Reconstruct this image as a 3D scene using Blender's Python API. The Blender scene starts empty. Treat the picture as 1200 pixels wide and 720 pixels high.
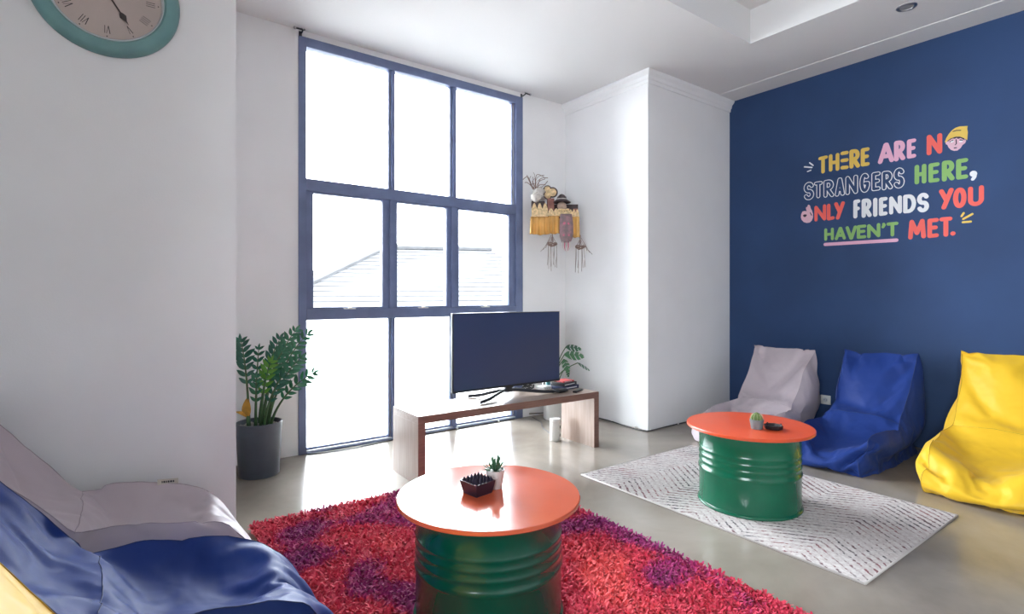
import bpy, bmesh, math, random, zlib, base64
import numpy as np
from mathutils import Vector, Matrix, Euler

random.seed(4)
scene = bpy.context.scene
C = scene.collection
PI = math.pi

# ------------------------------------------------------------------ camera
CAM_YAW = math.atan2(470.0, 632.0)          # room axes: +Y towards the window wall, +X towards the blue wall
cam_data = bpy.data.cameras.new('camera')
cam_data.sensor_fit = 'HORIZONTAL'
cam_data.sensor_width = 36.0
cam_data.lens = 36.0 * 632.0 / 1200.0
cam_data.shift_y = -12.0 / 1200.0
cam_data.clip_start = 0.05
cam = bpy.data.objects.new('camera', cam_data)
C.objects.link(cam)
cam.location = (0, 0, 1.25)
cam.rotation_euler = (PI / 2, 0, -CAM_YAW)
scene.camera = cam

# ------------------------------------------------------------------ world, light, exposure
world = bpy.data.worlds.new('overcast_sky')
scene.world = world
world.use_nodes = True
bg = world.node_tree.nodes['Background']
bg.inputs[0].default_value = (0.93, 0.965, 1.0, 1)
bg.inputs[1].default_value = 1.0
scene.view_settings.view_transform = 'Standard'
scene.view_settings.look = 'None'
scene.view_settings.gamma = 1.0
scene.view_settings.use_curve_mapping = False
scene.view_settings.exposure = 5.12


def portal(name, loc, rot, sx, sy):
    l = bpy.data.lights.new(name, 'AREA')
    l.shape = 'RECTANGLE'
    l.size, l.size_y = sx, sy
    l.cycles.is_portal = True
    o = bpy.data.objects.new(name, l)
    C.objects.link(o)
    o.location = loc
    o.rotation_euler = rot
    return o


portal('window_portal', (2.3, 4.56, 1.65), (-PI / 2, 0, 0), 2.3, 3.4)
portal('fill_window_portal', (-2.72, -0.7, 1.6), (0, -PI / 2, 0), 1.4, 1.8)  # portal of the added, unseen side window

# ------------------------------------------------------------------ materials
MATS = {}


def new_mat(name):
    m = bpy.data.materials.new(name)
    m.use_nodes = True
    nt = m.node_tree
    return m, nt, nt.nodes['Principled BSDF']


def mat(name, col, rough=0.5, metal=0.0, spec=0.5, coat=0.0, var=0.0, var_scale=8.0, bump=0.0, bump_scale=60.0,
        col2=None, sheen=0.0, rough_var=0.0, detail=4.0, stretch=None, bump_dist=0.02, trans=0.0):
    if name in MATS:
        return MATS[name]
    m, nt, b = new_mat(name)
    N, L = nt.nodes, nt.links
    b.inputs['Base Color'].default_value = (*col, 1)
    b.inputs['Roughness'].default_value = rough
    b.inputs['Metallic'].default_value = metal
    b.inputs['Specular IOR Level'].default_value = spec
    b.inputs['Coat Weight'].default_value = coat
    b.inputs['Sheen Weight'].default_value = sheen
    tc = N.new('ShaderNodeTexCoord')
    src = tc.outputs['Object']
    if stretch:
        mp = N.new('ShaderNodeMapping')
        mp.inputs['Scale'].default_value = stretch
        L.new(src, mp.inputs['Vector'])
        src = mp.outputs['Vector']
    if var > 0 or col2:
        n = N.new('ShaderNodeTexNoise')
        n.inputs['Scale'].default_value = var_scale
        n.inputs['Detail'].default_value = detail
        L.new(src, n.inputs['Vector'])
        r = N.new('ShaderNodeValToRGB')
        c2 = col2 if col2 else tuple(max(0, c * (1 - var)) for c in col)
        c1 = col if col2 else tuple(min(1, c * (1 + var)) for c in col)
        r.color_ramp.elements[0].position = 0.35
        r.color_ramp.elements[1].position = 0.65
        r.color_ramp.elements[0].color = (*c2, 1)
        r.color_ramp.elements[1].color = (*c1, 1)
        L.new(n.outputs['Fac'], r.inputs['Fac'])
        L.new(r.outputs['Color'], b.inputs['Base Color'])
        if rough_var > 0:
            mr = N.new('ShaderNodeMapRange')
            mr.inputs['To Min'].default_value = rough - rough_var
            mr.inputs['To Max'].default_value = rough + rough_var
            mr.inputs['From Min'].default_value = 0.3
            mr.inputs['From Max'].default_value = 0.7
            L.new(n.outputs['Fac'], mr.inputs['Value'])
            L.new(mr.outputs['Result'], b.inputs['Roughness'])
    if bump > 0:
        n2 = N.new('ShaderNodeTexNoise')
        n2.inputs['Scale'].default_value = bump_scale
        n2.inputs['Detail'].default_value = 3
        L.new(src, n2.inputs['Vector'])
        bp = N.new('ShaderNodeBump')
        bp.inputs['Strength'].default_value = bump
        bp.inputs['Distance'].default_value = bump_dist
        L.new(n2.outputs['Fac'], bp.inputs['Height'])
        L.new(bp.outputs['Normal'], b.inputs['Normal'])
    MATS[name] = m
    return m


def wood_mat(name, c1, c2, scale, rough=0.4, axis_stretch=(1, 14, 14)):
    m, nt, b = new_mat(name)
    N, L = nt.nodes, nt.links
    tc = N.new('ShaderNodeTexCoord')
    mp = N.new('ShaderNodeMapping')
    mp.inputs['Scale'].default_value = axis_stretch
    L.new(tc.outputs['Object'], mp.inputs['Vector'])
    n = N.new('ShaderNodeTexNoise')
    n.inputs['Scale'].default_value = scale
    n.inputs['Detail'].default_value = 6
    n.inputs['Roughness'].default_value = 0.6
    L.new(mp.outputs['Vector'], n.inputs['Vector'])
    r = N.new('ShaderNodeValToRGB')
    r.color_ramp.elements[0].position = 0.3
    r.color_ramp.elements[1].position = 0.7
    r.color_ramp.elements[0].color = (*c1, 1)
    r.color_ramp.elements[1].color = (*c2, 1)
    L.new(n.outputs['Fac'], r.inputs['Fac'])
    L.new(r.outputs['Color'], b.inputs['Base Color'])
    b.inputs['Roughness'].default_value = rough
    return m


M_WALL = mat('white_wall_paint', (0.885, 0.88, 0.885), 0.75, spec=0.25, var=0.015, var_scale=2.5, bump=0.10, bump_scale=140, bump_dist=0.004)
M_CEIL = mat('ceiling_paint', (0.79, 0.785, 0.785), 0.85, spec=0.15, bump=0.35, bump_scale=120, bump_dist=0.004)
M_NAVY = mat('navy_wall_paint', (0.024, 0.058, 0.155), 0.62, spec=0.35, var=0.10, var_scale=1.6, bump=0.12, bump_scale=160, bump_dist=0.003)
M_FRAME = mat('glare_tinted_metal', (0.155, 0.195, 0.340), 0.42, spec=0.5, var=0.12, var_scale=5, bump=0.05, bump_scale=40)  # lens glare over the dark frames put into this lighter, bluer base colour
M_FRAME_LT = mat('light_gasket', (0.55, 0.57, 0.62), 0.5)
M_BLACK = mat('black_plastic', (0.012, 0.013, 0.017), 0.35, bump=0.03, bump_scale=300)
M_BLACKMET = mat('dark_metal', (0.03, 0.031, 0.04), 0.35, metal=0.3)
M_CHROME = mat('brushed_steel', (0.45, 0.45, 0.46), 0.3, metal=1.0, var=0.1, var_scale=20)
M_WHITEPL = mat('white_plastic', (0.78, 0.78, 0.76), 0.35, var=0.02)
M_GREEN = mat('green_drum_paint', (0.002, 0.120, 0.060), 0.22, coat=0.10, var=0.10, var_scale=5, bump=0.03, bump_scale=9, rough_var=0.03)
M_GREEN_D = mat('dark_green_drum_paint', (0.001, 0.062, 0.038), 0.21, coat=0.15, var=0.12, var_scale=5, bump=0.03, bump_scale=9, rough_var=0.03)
M_ORANGE = mat('orange_red_tabletop_paint', (0.74, 0.095, 0.030), 0.35, coat=0.15, var=0.06, var_scale=3, bump=0.05, bump_scale=25, rough_var=0.05, bump_dist=0.004)
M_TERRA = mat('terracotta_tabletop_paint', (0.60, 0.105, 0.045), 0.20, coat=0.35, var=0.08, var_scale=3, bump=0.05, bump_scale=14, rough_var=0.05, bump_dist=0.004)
M_OAK = wood_mat('pale_oak_veneer', (0.285, 0.200, 0.160), (0.375, 0.283, 0.235), 3.0, 0.33, (16, 16, 1.2))
M_OAK_TOP = wood_mat('pale_oak_top_veneer', (0.285, 0.200, 0.160), (0.375, 0.283, 0.235), 3.0, 0.28, (1.2, 16, 16))
M_OAK_EDGE = wood_mat('oak_edge_band', (0.18, 0.092, 0.070), (0.26, 0.14, 0.105), 4.0, 0.4, (2, 16, 16))


def fabric_mat(name, col, rough=0.45, sheen=0.1, spec=0.3):
    m, nt, b = new_mat(name)
    N, L = nt.nodes, nt.links
    tc = N.new('ShaderNodeTexCoord')
    n1 = N.new('ShaderNodeTexNoise')
    n1.inputs['Scale'].default_value = 6.5
    n1.inputs['Detail'].default_value = 2
    n1.inputs['Distortion'].default_value = 0.3
    L.new(tc.outputs['Object'], n1.inputs['Vector'])
    n2 = N.new('ShaderNodeTexNoise')
    n2.inputs['Scale'].default_value = 900
    L.new(tc.outputs['Object'], n2.inputs['Vector'])
    b1 = N.new('ShaderNodeBump')
    b1.inputs['Strength'].default_value = 0.40
    b1.inputs['Distance'].default_value = 0.03
    L.new(n1.outputs['Fac'], b1.inputs['Height'])
    b2 = N.new('ShaderNodeBump')
    b2.inputs['Strength'].default_value = 0.10
    b2.inputs['Distance'].default_value = 0.001
    L.new(n2.outputs['Fac'], b2.inputs['Height'])
    L.new(b1.outputs['Normal'], b2.inputs['Normal'])
    L.new(b2.outputs['Normal'], b.inputs['Normal'])
    b.inputs['Base Color'].default_value = (*col, 1)
    b.inputs['Roughness'].default_value = rough
    b.inputs['Sheen Weight'].default_value = sheen
    b.inputs['Specular IOR Level'].default_value = spec
    MATS[name] = m
    return m


M_BAG = {
    'yellow': fabric_mat('yellow_bag_fabric', (0.76, 0.46, 0.020), 0.48),
    'blue': fabric_mat('blue_bag_fabric', (0.016, 0.042, 0.205), 0.5, 0.03, 0.13),
    'mauve': fabric_mat('mauve_bag_fabric', (0.53, 0.455, 0.49), 0.47),
}
M_SEAM = {
    'yellow': mat('yellow_seam', (0.42, 0.25, 0.01), 0.6),
    'blue': mat('blue_seam', (0.012, 0.030, 0.13), 0.6),
    'mauve': mat('mauve_seam', (0.40, 0.34, 0.37), 0.6),
}


def floor_mat():
    m, nt, b = new_mat('polished_concrete')
    N, L = nt.nodes, nt.links
    tc = N.new('ShaderNodeTexCoord')
    n1 = N.new('ShaderNodeTexNoise')
    n1.inputs['Scale'].default_value = 0.9
    n1.inputs['Detail'].default_value = 9
    n1.inputs['Roughness'].default_value = 0.55
    n1.inputs['Distortion'].default_value = 0.35
    L.new(tc.outputs['Object'], n1.inputs['Vector'])
    r = N.new('ShaderNodeValToRGB')
    e = r.color_ramp.elements
    e[0].position, e[0].color = 0.28, (0.190, 0.160, 0.128, 1)
    e[1].position, e[1].color = 0.72, (0.44, 0.390, 0.335, 1)
    L.new(n1.outputs['Fac'], r.inputs['Fac'])
    L.new(r.outputs['Color'], b.inputs['Base Color'])
    n3 = N.new('ShaderNodeTexNoise')
    n3.inputs['Scale'].default_value = 2.2
    n3.inputs['Detail'].default_value = 2
    L.new(tc.outputs['Object'], n3.inputs['Vector'])
    mr = N.new('ShaderNodeMapRange')
    mr.inputs['From Min'].default_value = 0.0
    mr.inputs['From Max'].default_value = 1.0
    mr.inputs['To Min'].default_value = 0.12
    mr.inputs['To Max'].default_value = 0.265
    L.new(n3.outputs['Fac'], mr.inputs['Value'])
    L.new(mr.outputs['Result'], b.inputs['Roughness'])
    bp = N.new('ShaderNodeBump')
    bp.inputs['Strength'].default_value = 0.08
    bp.inputs['Distance'].default_value = 0.01
    L.new(n3.outputs['Fac'], bp.inputs['Height'])
    L.new(bp.outputs['Normal'], b.inputs['Normal'])
    b.inputs['Specular IOR Level'].default_value = 0.55
    return m


M_FLOOR = floor_mat()


def glass_mat():
    m = bpy.data.materials.new('window_glass')
    m.use_nodes = True
    nt = m.node_tree
    nt.nodes.remove(nt.nodes['Principled BSDF'])
    out = nt.nodes['Material Output']
    t = nt.nodes.new('ShaderNodeBsdfTransparent')
    t.inputs[0].default_value = (0.96, 0.98, 0.99, 1)
    g = nt.nodes.new('ShaderNodeBsdfGlossy')
    g.inputs['Roughness'].default_value = 0.03
    mx = nt.nodes.new('ShaderNodeMixShader')
    f = nt.nodes.new('ShaderNodeFresnel')
    f.inputs['IOR'].default_value = 1.35
    nt.links.new(f.outputs[0], mx.inputs[0])
    nt.links.new(t.outputs[0], mx.inputs[1])
    nt.links.new(g.outputs[0], mx.inputs[2])
    nt.links.new(mx.outputs[0], out.inputs[0])
    return m


M_GLASS = glass_mat()

# ------------------------------------------------------------------ mesh helpers


def obj(name, verts, faces, m, parent=None, smooth=False):
    me = bpy.data.meshes.new(name)
    me.from_pydata([tuple(v) for v in verts], [], faces)
    me.update()
    if m:
        me.materials.append(m)
    if smooth:
        me.polygons.foreach_set('use_smooth', [True] * len(me.polygons))
    o = bpy.data.objects.new(name, me)
    C.objects.link(o)
    if parent:
        o.parent = parent
    return o


class MB:
    """collects shapes; build() links them as one mesh object"""

    def __init__(self):
        self.v, self.f = [], []

    def add(self, vs, fs):
        n = len(self.v)
        self.v += [tuple(v) for v in vs]
        self.f += [tuple(i + n for i in f) for f in fs]
        return self

    def box(self, lo, hi, bev=0.0):
        if bev > 0:
            bm = bmesh.new()
            bmesh.ops.create_cube(bm, size=1)
            for v in bm.verts:
                v.co = Vector([lo[i] + (v.co[i] + 0.5) * (hi[i] - lo[i]) for i in range(3)])
            bmesh.ops.bevel(bm, geom=bm.edges[:], offset=bev, segments=2, affect='EDGES', profile=0.6)
            self.bm(bm)
            return self
        x0, y0, z0 = lo
        x1, y1, z1 = hi
        self.add([(x0, y0, z0), (x1, y0, z0), (x1, y1, z0), (x0, y1, z0), (x0, y0, z1), (x1, y0, z1), (x1, y1, z1), (x0, y1, z1)],
                 [(0, 3, 2, 1), (4, 5, 6, 7), (0, 1, 5, 4), (1, 2, 6, 5), (2, 3, 7, 6), (3, 0, 4, 7)])
        return self

    def bm(self, bm):
        bm.verts.index_update()
        self.add([v.co for v in bm.verts], [[v.index for v in f.verts] for f in bm.faces])
        bm.free()
        return self

    def tube(self, pts, r, n=8, cap=True):
        pts = [Vector(p) for p in pts]
        rs = r if isinstance(r, (list, tuple)) else [r] * len(pts)
        vs, fs = [], []
        up = None
        for i, p in enumerate(pts):
            a = pts[max(0, i - 1)]
            b = pts[min(len(pts) - 1, i + 1)]
            t = (b - a)
            if t.length < 1e-9:
                t = Vector((0, 0, 1))
            t.normalize()
            if up is None:
                up = Vector((0, 0, 1)) if abs(t.z) < 0.9 else Vector((1, 0, 0))
            s = t.cross(up)
            if s.length < 1e-6:
                s = t.cross(Vector((0, 1, 0)))
            s.normalize()
            up = s.cross(t).normalized()
            for k in range(n):
                a_ = 2 * PI * k / n
                vs.append(p + (s * math.cos(a_) + up * math.sin(a_)) * rs[i])
        m_ = len(pts)
        for i in range(m_ - 1):
            for k in range(n):
                fs.append((i * n + k, i * n + (k + 1) % n, (i + 1) * n + (k + 1) % n, (i + 1) * n + k))
        if cap:
            fs.append(tuple(range(n))[::-1])
            fs.append(tuple((m_ - 1) * n + k for k in range(n)))
        return self.add(vs, fs)

    def lathe(self, prof, n=48, c=(0, 0, 0)):
        """prof: list of (r, z); r == 0 closes"""
        vs, fs, rows = [], [], []
        for r, z in prof:
            if r <= 1e-6:
                rows.append([len(vs)])
                vs.append((c[0], c[1], c[2] + z))
            else:
                rows.append(list(range(len(vs), len(vs) + n)))
                for k in range(n):
                    a = 2 * PI * k / n
                    vs.append((c[0] + r * math.cos(a), c[1] + r * math.sin(a), c[2] + z))
        for A, B in zip(rows, rows[1:]):
            for k in range(n):
                k2 = (k + 1) % n
                if len(A) == 1 and len(B) == 1:
                    continue
                if len(A) == 1:
                    fs.append((A[0], B[k2], B[k]))
                elif len(B) == 1:
                    fs.append((A[k], A[k2], B[0]))
                else:
                    fs.append((A[k], A[k2], B[k2], B[k]))
        return self.add(vs, fs)

    def build(self, name, m, parent=None, smooth=False, autosmooth=None):
        o = obj(name, self.v, self.f, m, parent, smooth)
        if autosmooth is not None:
            o.data.set_sharp_from_angle(angle=math.radians(autosmooth))
        return o


def empty(name, loc=(0, 0, 0), rz=0.0):
    o = bpy.data.objects.new(name, None)
    o.empty_display_size = 0.1
    C.objects.link(o)
    o.location = loc
    o.rotation_euler = (0, 0, rz)
    return o


def tag(o, label=None, cat=None, group=None, kind=None):
    if label:
        o['label'] = label
    if cat:
        o['category'] = cat
    if group:
        o['group'] = group
    if kind:
        o['kind'] = kind
    return o


def struct(name, mb, m, label=None, parent=None):
    o = mb.build(name, m, parent)
    if not parent:
        o['kind'] = 'structure'
        if label:
            o['label'] = label
    return o


def catmull(pts, n=6):
    pts = [Vector(p) for p in pts]
    out = []
    for i in range(len(pts) - 1):
        p0, p1, p2, p3 = pts[max(0, i - 1)], pts[i], pts[i + 1], pts[min(len(pts) - 1, i + 2)]
        for k in range(n):
            t = k / n
            out.append(0.5 * ((2 * p1) + (p2 - p0) * t + (2 * p0 - 5 * p1 + 4 * p2 - p3) * t * t + (3 * p1 - p0 - 3 * p2 + p3) * t ** 3))
    out.append(pts[-1])
    return out


# ------------------------------------------------------------------ the room
WY = 4.417      # window wall
BX = 5.376      # blue wall
CY = 3.12       # clock wall
CXE = 0.524     # end of the clock wall
PX, PY = 4.02, 3.28   # pillar corner
H = 3.36
LX, RY = -2.6, -3.0   # unseen sides of the room

struct('floor', MB().box((LX, RY, -0.12), (BX, WY + 0.2, 0)), M_FLOOR, 'polished grey concrete floor')
W0, W1, WZ = 1.185, 3.416, 3.31
struct('wall_back', MB().box((CXE, WY, 0), (W0, WY + 0.2, H)).box((W1, WY, 0), (PX, WY + 0.2, H)).box((W0, WY, WZ), (W1, WY + 0.2, H)),
       M_WALL, 'white wall around the tall window')
struct('wall_pillar', MB().box((PX, PY, 0), (BX, WY + 0.2, H)), M_WALL, 'white boxed-out pillar beside the window')
struct('wall_right', MB().box((BX, RY - 0.2, 0), (BX + 0.2, WY + 0.2, H)), M_NAVY, 'navy blue painted wall with lettering')
struct('wall_left', MB().box((LX, CY, 0), (CXE, WY + 0.2, H)), M_WALL, 'white wall section with the clock')
SY_0, SY_1, SZ0, SZ1 = -1.6, 0.2, 0.9, 2.3
struct('wall_far_left', MB().box((LX - 0.2, RY - 0.2, 0), (LX, SY_0, H)).box((LX - 0.2, SY_1, 0), (LX, CY, H)).box((LX - 0.2, SY_0, 0), (LX, SY_1, SZ0))
       .box((LX - 0.2, SY_0, SZ1), (LX, SY_1, H)), M_WALL, 'white wall behind the bean bags')
struct('wall_rear', MB().box((LX, RY - 0.2, 0), (BX, RY, H)), M_WALL, 'white wall behind the camera')

# ceiling with a recessed tray
TX0, TX1, TY0, TY1, TH_ = 0.2, 4.274, -2.0, 2.42, 0.28
struct('ceiling', MB().box((LX - .2, TY1, H), (BX + .2, WY + .2, H + .1)).box((LX - .2, RY - .2, H), (BX + .2, TY0, H + .1))
       .box((LX - .2, TY0, H), (TX0, TY1, H + .1)).box((TX1, TY0, H), (BX + .2, TY1, H + .1))
       .box((TX0 - .1, TY1, H + .1), (TX1 + .1, TY1 + .1, H + TH_)).box((TX0 - .1, TY0 - .1, H + .1), (TX1 + .1, TY0, H + TH_))
       .box((TX0 - .1, TY0, H + .1), (TX0, TY1, H + TH_)).box((TX1, TY0, H + .1), (TX1 + .1, TY1, H + TH_))
       .box((TX0 - .1, TY0 - .1, H + TH_), (TX1 + .1, TY1 + .1, H + TH_ + .1)), M_CEIL, 'white ceiling with recessed tray')

# crown moulding on the two faces of the pillar, mitred at the corner
prof = [(0.0, H - 0.115), (0.012, H - 0.115), (0.016, H - 0.085), (0.024, H - 0.078), (0.03, H - 0.05), (0.052, H - 0.028), (0.058, H - 0.016), (0.058, H - 0.0005), (0.0, H - 0.0005)]
vs, fs = [], []
n = len(prof)
for p, z in prof:
    vs.append((PX - p, WY, z))
for p, z in prof:
    vs.append((PX - p, PY - p, z))
for p, z in prof:
    vs.append((BX, PY - p, z))
for s in (0, 1):
    for k in range(n - 1):
        a = s * n + k
        fs.append((a, a + 1, a + 1 + n, a + n))
o = obj('trim_1', vs, fs, M_WALL)
tag(o, 'white crown moulding at the top of the pillar', kind='structure')
struct('trim_2', MB().box((BX - 0.29, RY, H - 0.006), (BX, PY, H)), M_CEIL, 'shallow white ceiling strip above the navy wall')

# ------------------------------------------------------------------ the window
win = empty('window_1', ((W0 + W1) / 2, WY, 0))
tag(win, 'tall black-framed window of nine panes', kind='structure')
wo = Vector(win.location)


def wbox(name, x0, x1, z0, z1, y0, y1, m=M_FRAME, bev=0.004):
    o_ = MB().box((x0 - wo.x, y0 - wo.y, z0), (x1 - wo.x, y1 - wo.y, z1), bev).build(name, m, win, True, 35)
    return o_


FY0, FY1 = WY - 0.012, WY + 0.075
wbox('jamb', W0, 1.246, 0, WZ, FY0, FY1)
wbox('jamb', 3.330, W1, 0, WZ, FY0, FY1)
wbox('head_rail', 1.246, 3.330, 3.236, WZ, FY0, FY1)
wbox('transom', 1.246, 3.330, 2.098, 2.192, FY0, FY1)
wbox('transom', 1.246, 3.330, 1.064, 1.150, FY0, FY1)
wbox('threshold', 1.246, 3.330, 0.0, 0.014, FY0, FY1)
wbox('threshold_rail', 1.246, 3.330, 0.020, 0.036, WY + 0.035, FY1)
wbox('threshold_strip', 1.246, 3.330, 0.012, 0.022, WY + 0.0, WY + 0.035, M_FRAME_LT, 0.002)
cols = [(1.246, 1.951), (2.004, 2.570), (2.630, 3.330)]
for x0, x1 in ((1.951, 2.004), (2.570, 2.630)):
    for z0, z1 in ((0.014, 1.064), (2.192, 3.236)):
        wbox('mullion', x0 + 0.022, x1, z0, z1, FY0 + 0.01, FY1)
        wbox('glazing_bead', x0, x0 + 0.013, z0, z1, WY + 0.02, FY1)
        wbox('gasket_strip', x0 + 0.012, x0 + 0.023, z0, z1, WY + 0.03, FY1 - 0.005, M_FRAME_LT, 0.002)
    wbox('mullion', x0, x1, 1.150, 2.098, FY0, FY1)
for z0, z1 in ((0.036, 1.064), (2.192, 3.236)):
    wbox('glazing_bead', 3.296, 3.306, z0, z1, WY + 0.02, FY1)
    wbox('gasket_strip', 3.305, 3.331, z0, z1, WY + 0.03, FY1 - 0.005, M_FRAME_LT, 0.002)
# casement sashes in the middle row
for (x0, x1), (p0, p1) in zip(cols, ((1.304, 1.890), (2.028, 2.525), (2.658, 3.250))):
    s = empty('casement', (0, 0, 0))
    s.parent = win
    for nm, a, b, c, d in (('stile', x0, p0, 1.150, 2.098), ('stile', p1, x1, 1.150, 2.098), ('sash_rail', p0, p1, 1.150, 1.166), ('sash_rail', p0, p1, 2.082, 2.098)):
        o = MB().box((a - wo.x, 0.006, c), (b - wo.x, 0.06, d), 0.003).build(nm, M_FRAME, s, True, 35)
    g = MB().box((p0 - wo.x, 0.03, 1.166), (p1 - wo.x, 0.036, 2.082)).build('pane', M_GLASS, s)
    mid = (p0 + p1) / 2 - wo.x
    MB().box((mid - 0.05, -0.014, 1.146), (mid + 0.05, 0.006, 1.156), 0.003).box((mid - 0.012, -0.022, 1.150), (mid + 0.012, 0.0, 1.166), 0.003).build('latch', M_WHITEPL, s)
for x0, x1 in cols:
    for z0, z1 in ((0.036, 1.064), (2.192, 3.236)):
        MB().box((x0 - wo.x, 0.04, z0), (x1 - wo.x, 0.046, z1)).build('pane', M_GLASS, win)

# window added in the left wall, out of frame, for fill light
fill_win = empty('fill_window', (LX, -0.7, 0))
tag(fill_win, 'side window added out of frame on the left for fill light', kind='structure')
for y in (SY_0, -0.7, SY_1 - 0.05):
    MB().box((-0.14, y + 0.7, SZ0), (-0.08, y + 0.75, SZ1)).build('mullion', M_FRAME, fill_win)
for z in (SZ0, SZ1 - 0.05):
    MB().box((-0.14, SY_0 + 0.7, z), (-0.08, SY_1 + 0.7, z + 0.05)).build('rail', M_FRAME, fill_win)
for a, b in ((SY_0 + 0.05, -0.7), (-0.65, SY_1 - 0.05)):
    MB().box((-0.112, a + 0.7, SZ0 + 0.05), (-0.106, b + 0.7, SZ1 - 0.05)).build('pane', M_GLASS, fill_win)

# ------------------------------------------------------------------ outside
M_GROUND = mat('outside_ground', (0.20, 0.20, 0.19), 0.9, var=0.1, var_scale=0.5)
g = MB().box((-30, 4.9, -3.4), (45, 60, -3.2)).build('ground', M_GROUND)
tag(g, 'pale yard far below the window', kind='structure')
M_ROOF = mat('grey_roof_tile', (0.039, 0.039, 0.041), 0.9, spec=0.1, var=0.12, var_scale=3)
M_HOUSE = mat('house_render', (0.7, 0.7, 0.7), 0.9, var=0.05)
house = empty('house', (9.0, 18.0, -3.2))
tag(house, 'neighbouring house with a hipped tile roof seen through the window', 'house')
MB().box((-5.5, -2.0, 0), (6.5, 7, 3.95)).build('wall', M_HOUSE, house)


def roof_plane(name, a, b, c, d, rows):
    """a-b eave, d-c ridge side; a slope with overlapping tile courses, each its own part"""
    a, b, c, d = (Vector(p) for p in (a, b, c, d))
    nrm = (b - a).cross(d - a).normalized()
    base = obj('roof_slope', [a, b, c, d], [(0, 1, 2, 3)], M_ROOF, house)
    for i in range(rows):
        t0, t1 = i / rows, (i + 1.12) / rows
        t1 = min(1, t1)
        p = [a.lerp(d, t0), b.lerp(c, t0), b.lerp(c, t1), a.lerp(d, t1)]
        q = [p[0] + nrm * 0.05, p[1] + nrm * 0.05, p[2] + nrm * 0.02, p[3] + nrm * 0.02]
        obj('tile_course', p + q, [(4, 5, 6, 7), (0, 1, 5, 4), (1, 2, 6, 5), (3, 0, 4, 7)], M_ROOF, house)
    return base


# hip roof: apex ridge; house local coordinates
E0, E1, E2, E3 = (-6.2, -2.6, 3.95), (7.0, -2.6, 3.95), (7.0, 7.6, 3.95), (-6.2, 7.6, 3.95)
K0, K1 = (-0.2, 2.4, 6.35), (5.0, 2.4, 6.55)
roof_plane('front', E0, E1, K1, K0, 15)
roof_plane('left', E3, E0, K0, (-0.2, 2.6, 6.35), 13)
MB().tube([Vector(E0) + Vector((0, 0, .1)), Vector(K0) + Vector((0, 0, .12))], 0.13, 8).build('hip_cap', M_ROOF, house)
MB().tube([Vector(K0) + Vector((0, 0, .12)), Vector(K1) + Vector((0, 0, .12))], 0.13, 8).build('ridge_cap', M_ROOF, house)
MB().box((-6.2, -2.72, 3.86), (7.0, -2.60, 3.95)).build('gutter', M_HOUSE, house)

# ------------------------------------------------------------------ bean bag chairs
NI, NJ, NK = 44, 14, 26
CREASE = round(NI * 0.47)


KEYS = [(i, j, k) for i in range(NI + 1) for j in range(NJ + 1) for k in range(NK + 1)
        if i in (0, NI) or j in (0, NJ) or k in (0, NK)]
KIDX = {k: n for n, k in enumerate(KEYS)}


def bag_faces():
    F = []

    def q(panel, *ks):
        F.append((panel, tuple(KIDX[k] for k in ks)))
    for i in range(NI):
        for k in range(NK):
            q(0 if i < CREASE else 1, (i, NJ, k), (i + 1, NJ, k), (i + 1, NJ, k + 1), (i, NJ, k + 1))
            q(4, (i, 0, k), (i, 0, k + 1), (i + 1, 0, k + 1), (i + 1, 0, k))
    for j in range(NJ):
        for k in range(NK):
            q(4, (0, j, k), (0, j + 1, k), (0, j + 1, k + 1), (0, j, k + 1))
            q(1, (NI, j, k), (NI, j, k + 1), (NI, j + 1, k + 1), (NI, j + 1, k))
    for i in range(NI):
        for j in range(NJ):
            q(2, (i, j, 0), (i + 1, j, 0), (i + 1, j + 1, 0), (i, j + 1, 0))
            q(3, (i, j, NK), (i, j + 1, NK), (i + 1, j + 1, NK), (i + 1, j, NK))
    return F


BAGF = bag_faces()
PANELS = ['backrest', 'seat', 'side_panel', 'side_panel', 'back_panel']


TOPC = [(0, .10, .86), (.12, .17, .75), (.25, .27, .60), (.38, .38, .46), (.48, .47, .385), (.56, .57, .345), (.7, .72, .355), (.85, .88, .34), (.95, .99, .305), (1, 1.05, .255)]
TOPL = [(0, .10, .90), (.12, .19, .79), (.25, .29, .66), (.38, .40, .54), (.47, .48, .45), (.53, .55, .425), (.7, .72, .41), (.85, .88, .37), (.95, .98, .32), (1, 1.04, .26)]   # fuller seat
WTOP = [(0, .67), (.10, .62), (.2, .585), (.40, .555), (.47, .57), (.58, .66), (.8, .66), (1, .60)]
WBOT = [(0, .58), (.35, .62), (.6, .66), (.85, .66), (1, .58)]


def piece(T, s, c=1):
    for a_, b_ in zip(T, T[1:]):
        if s <= b_[0]:
            return a_[c] + (b_[c] - a_[c]) * (s - a_[0]) / (b_[0] - a_[0])
    return T[-1][c]


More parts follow.
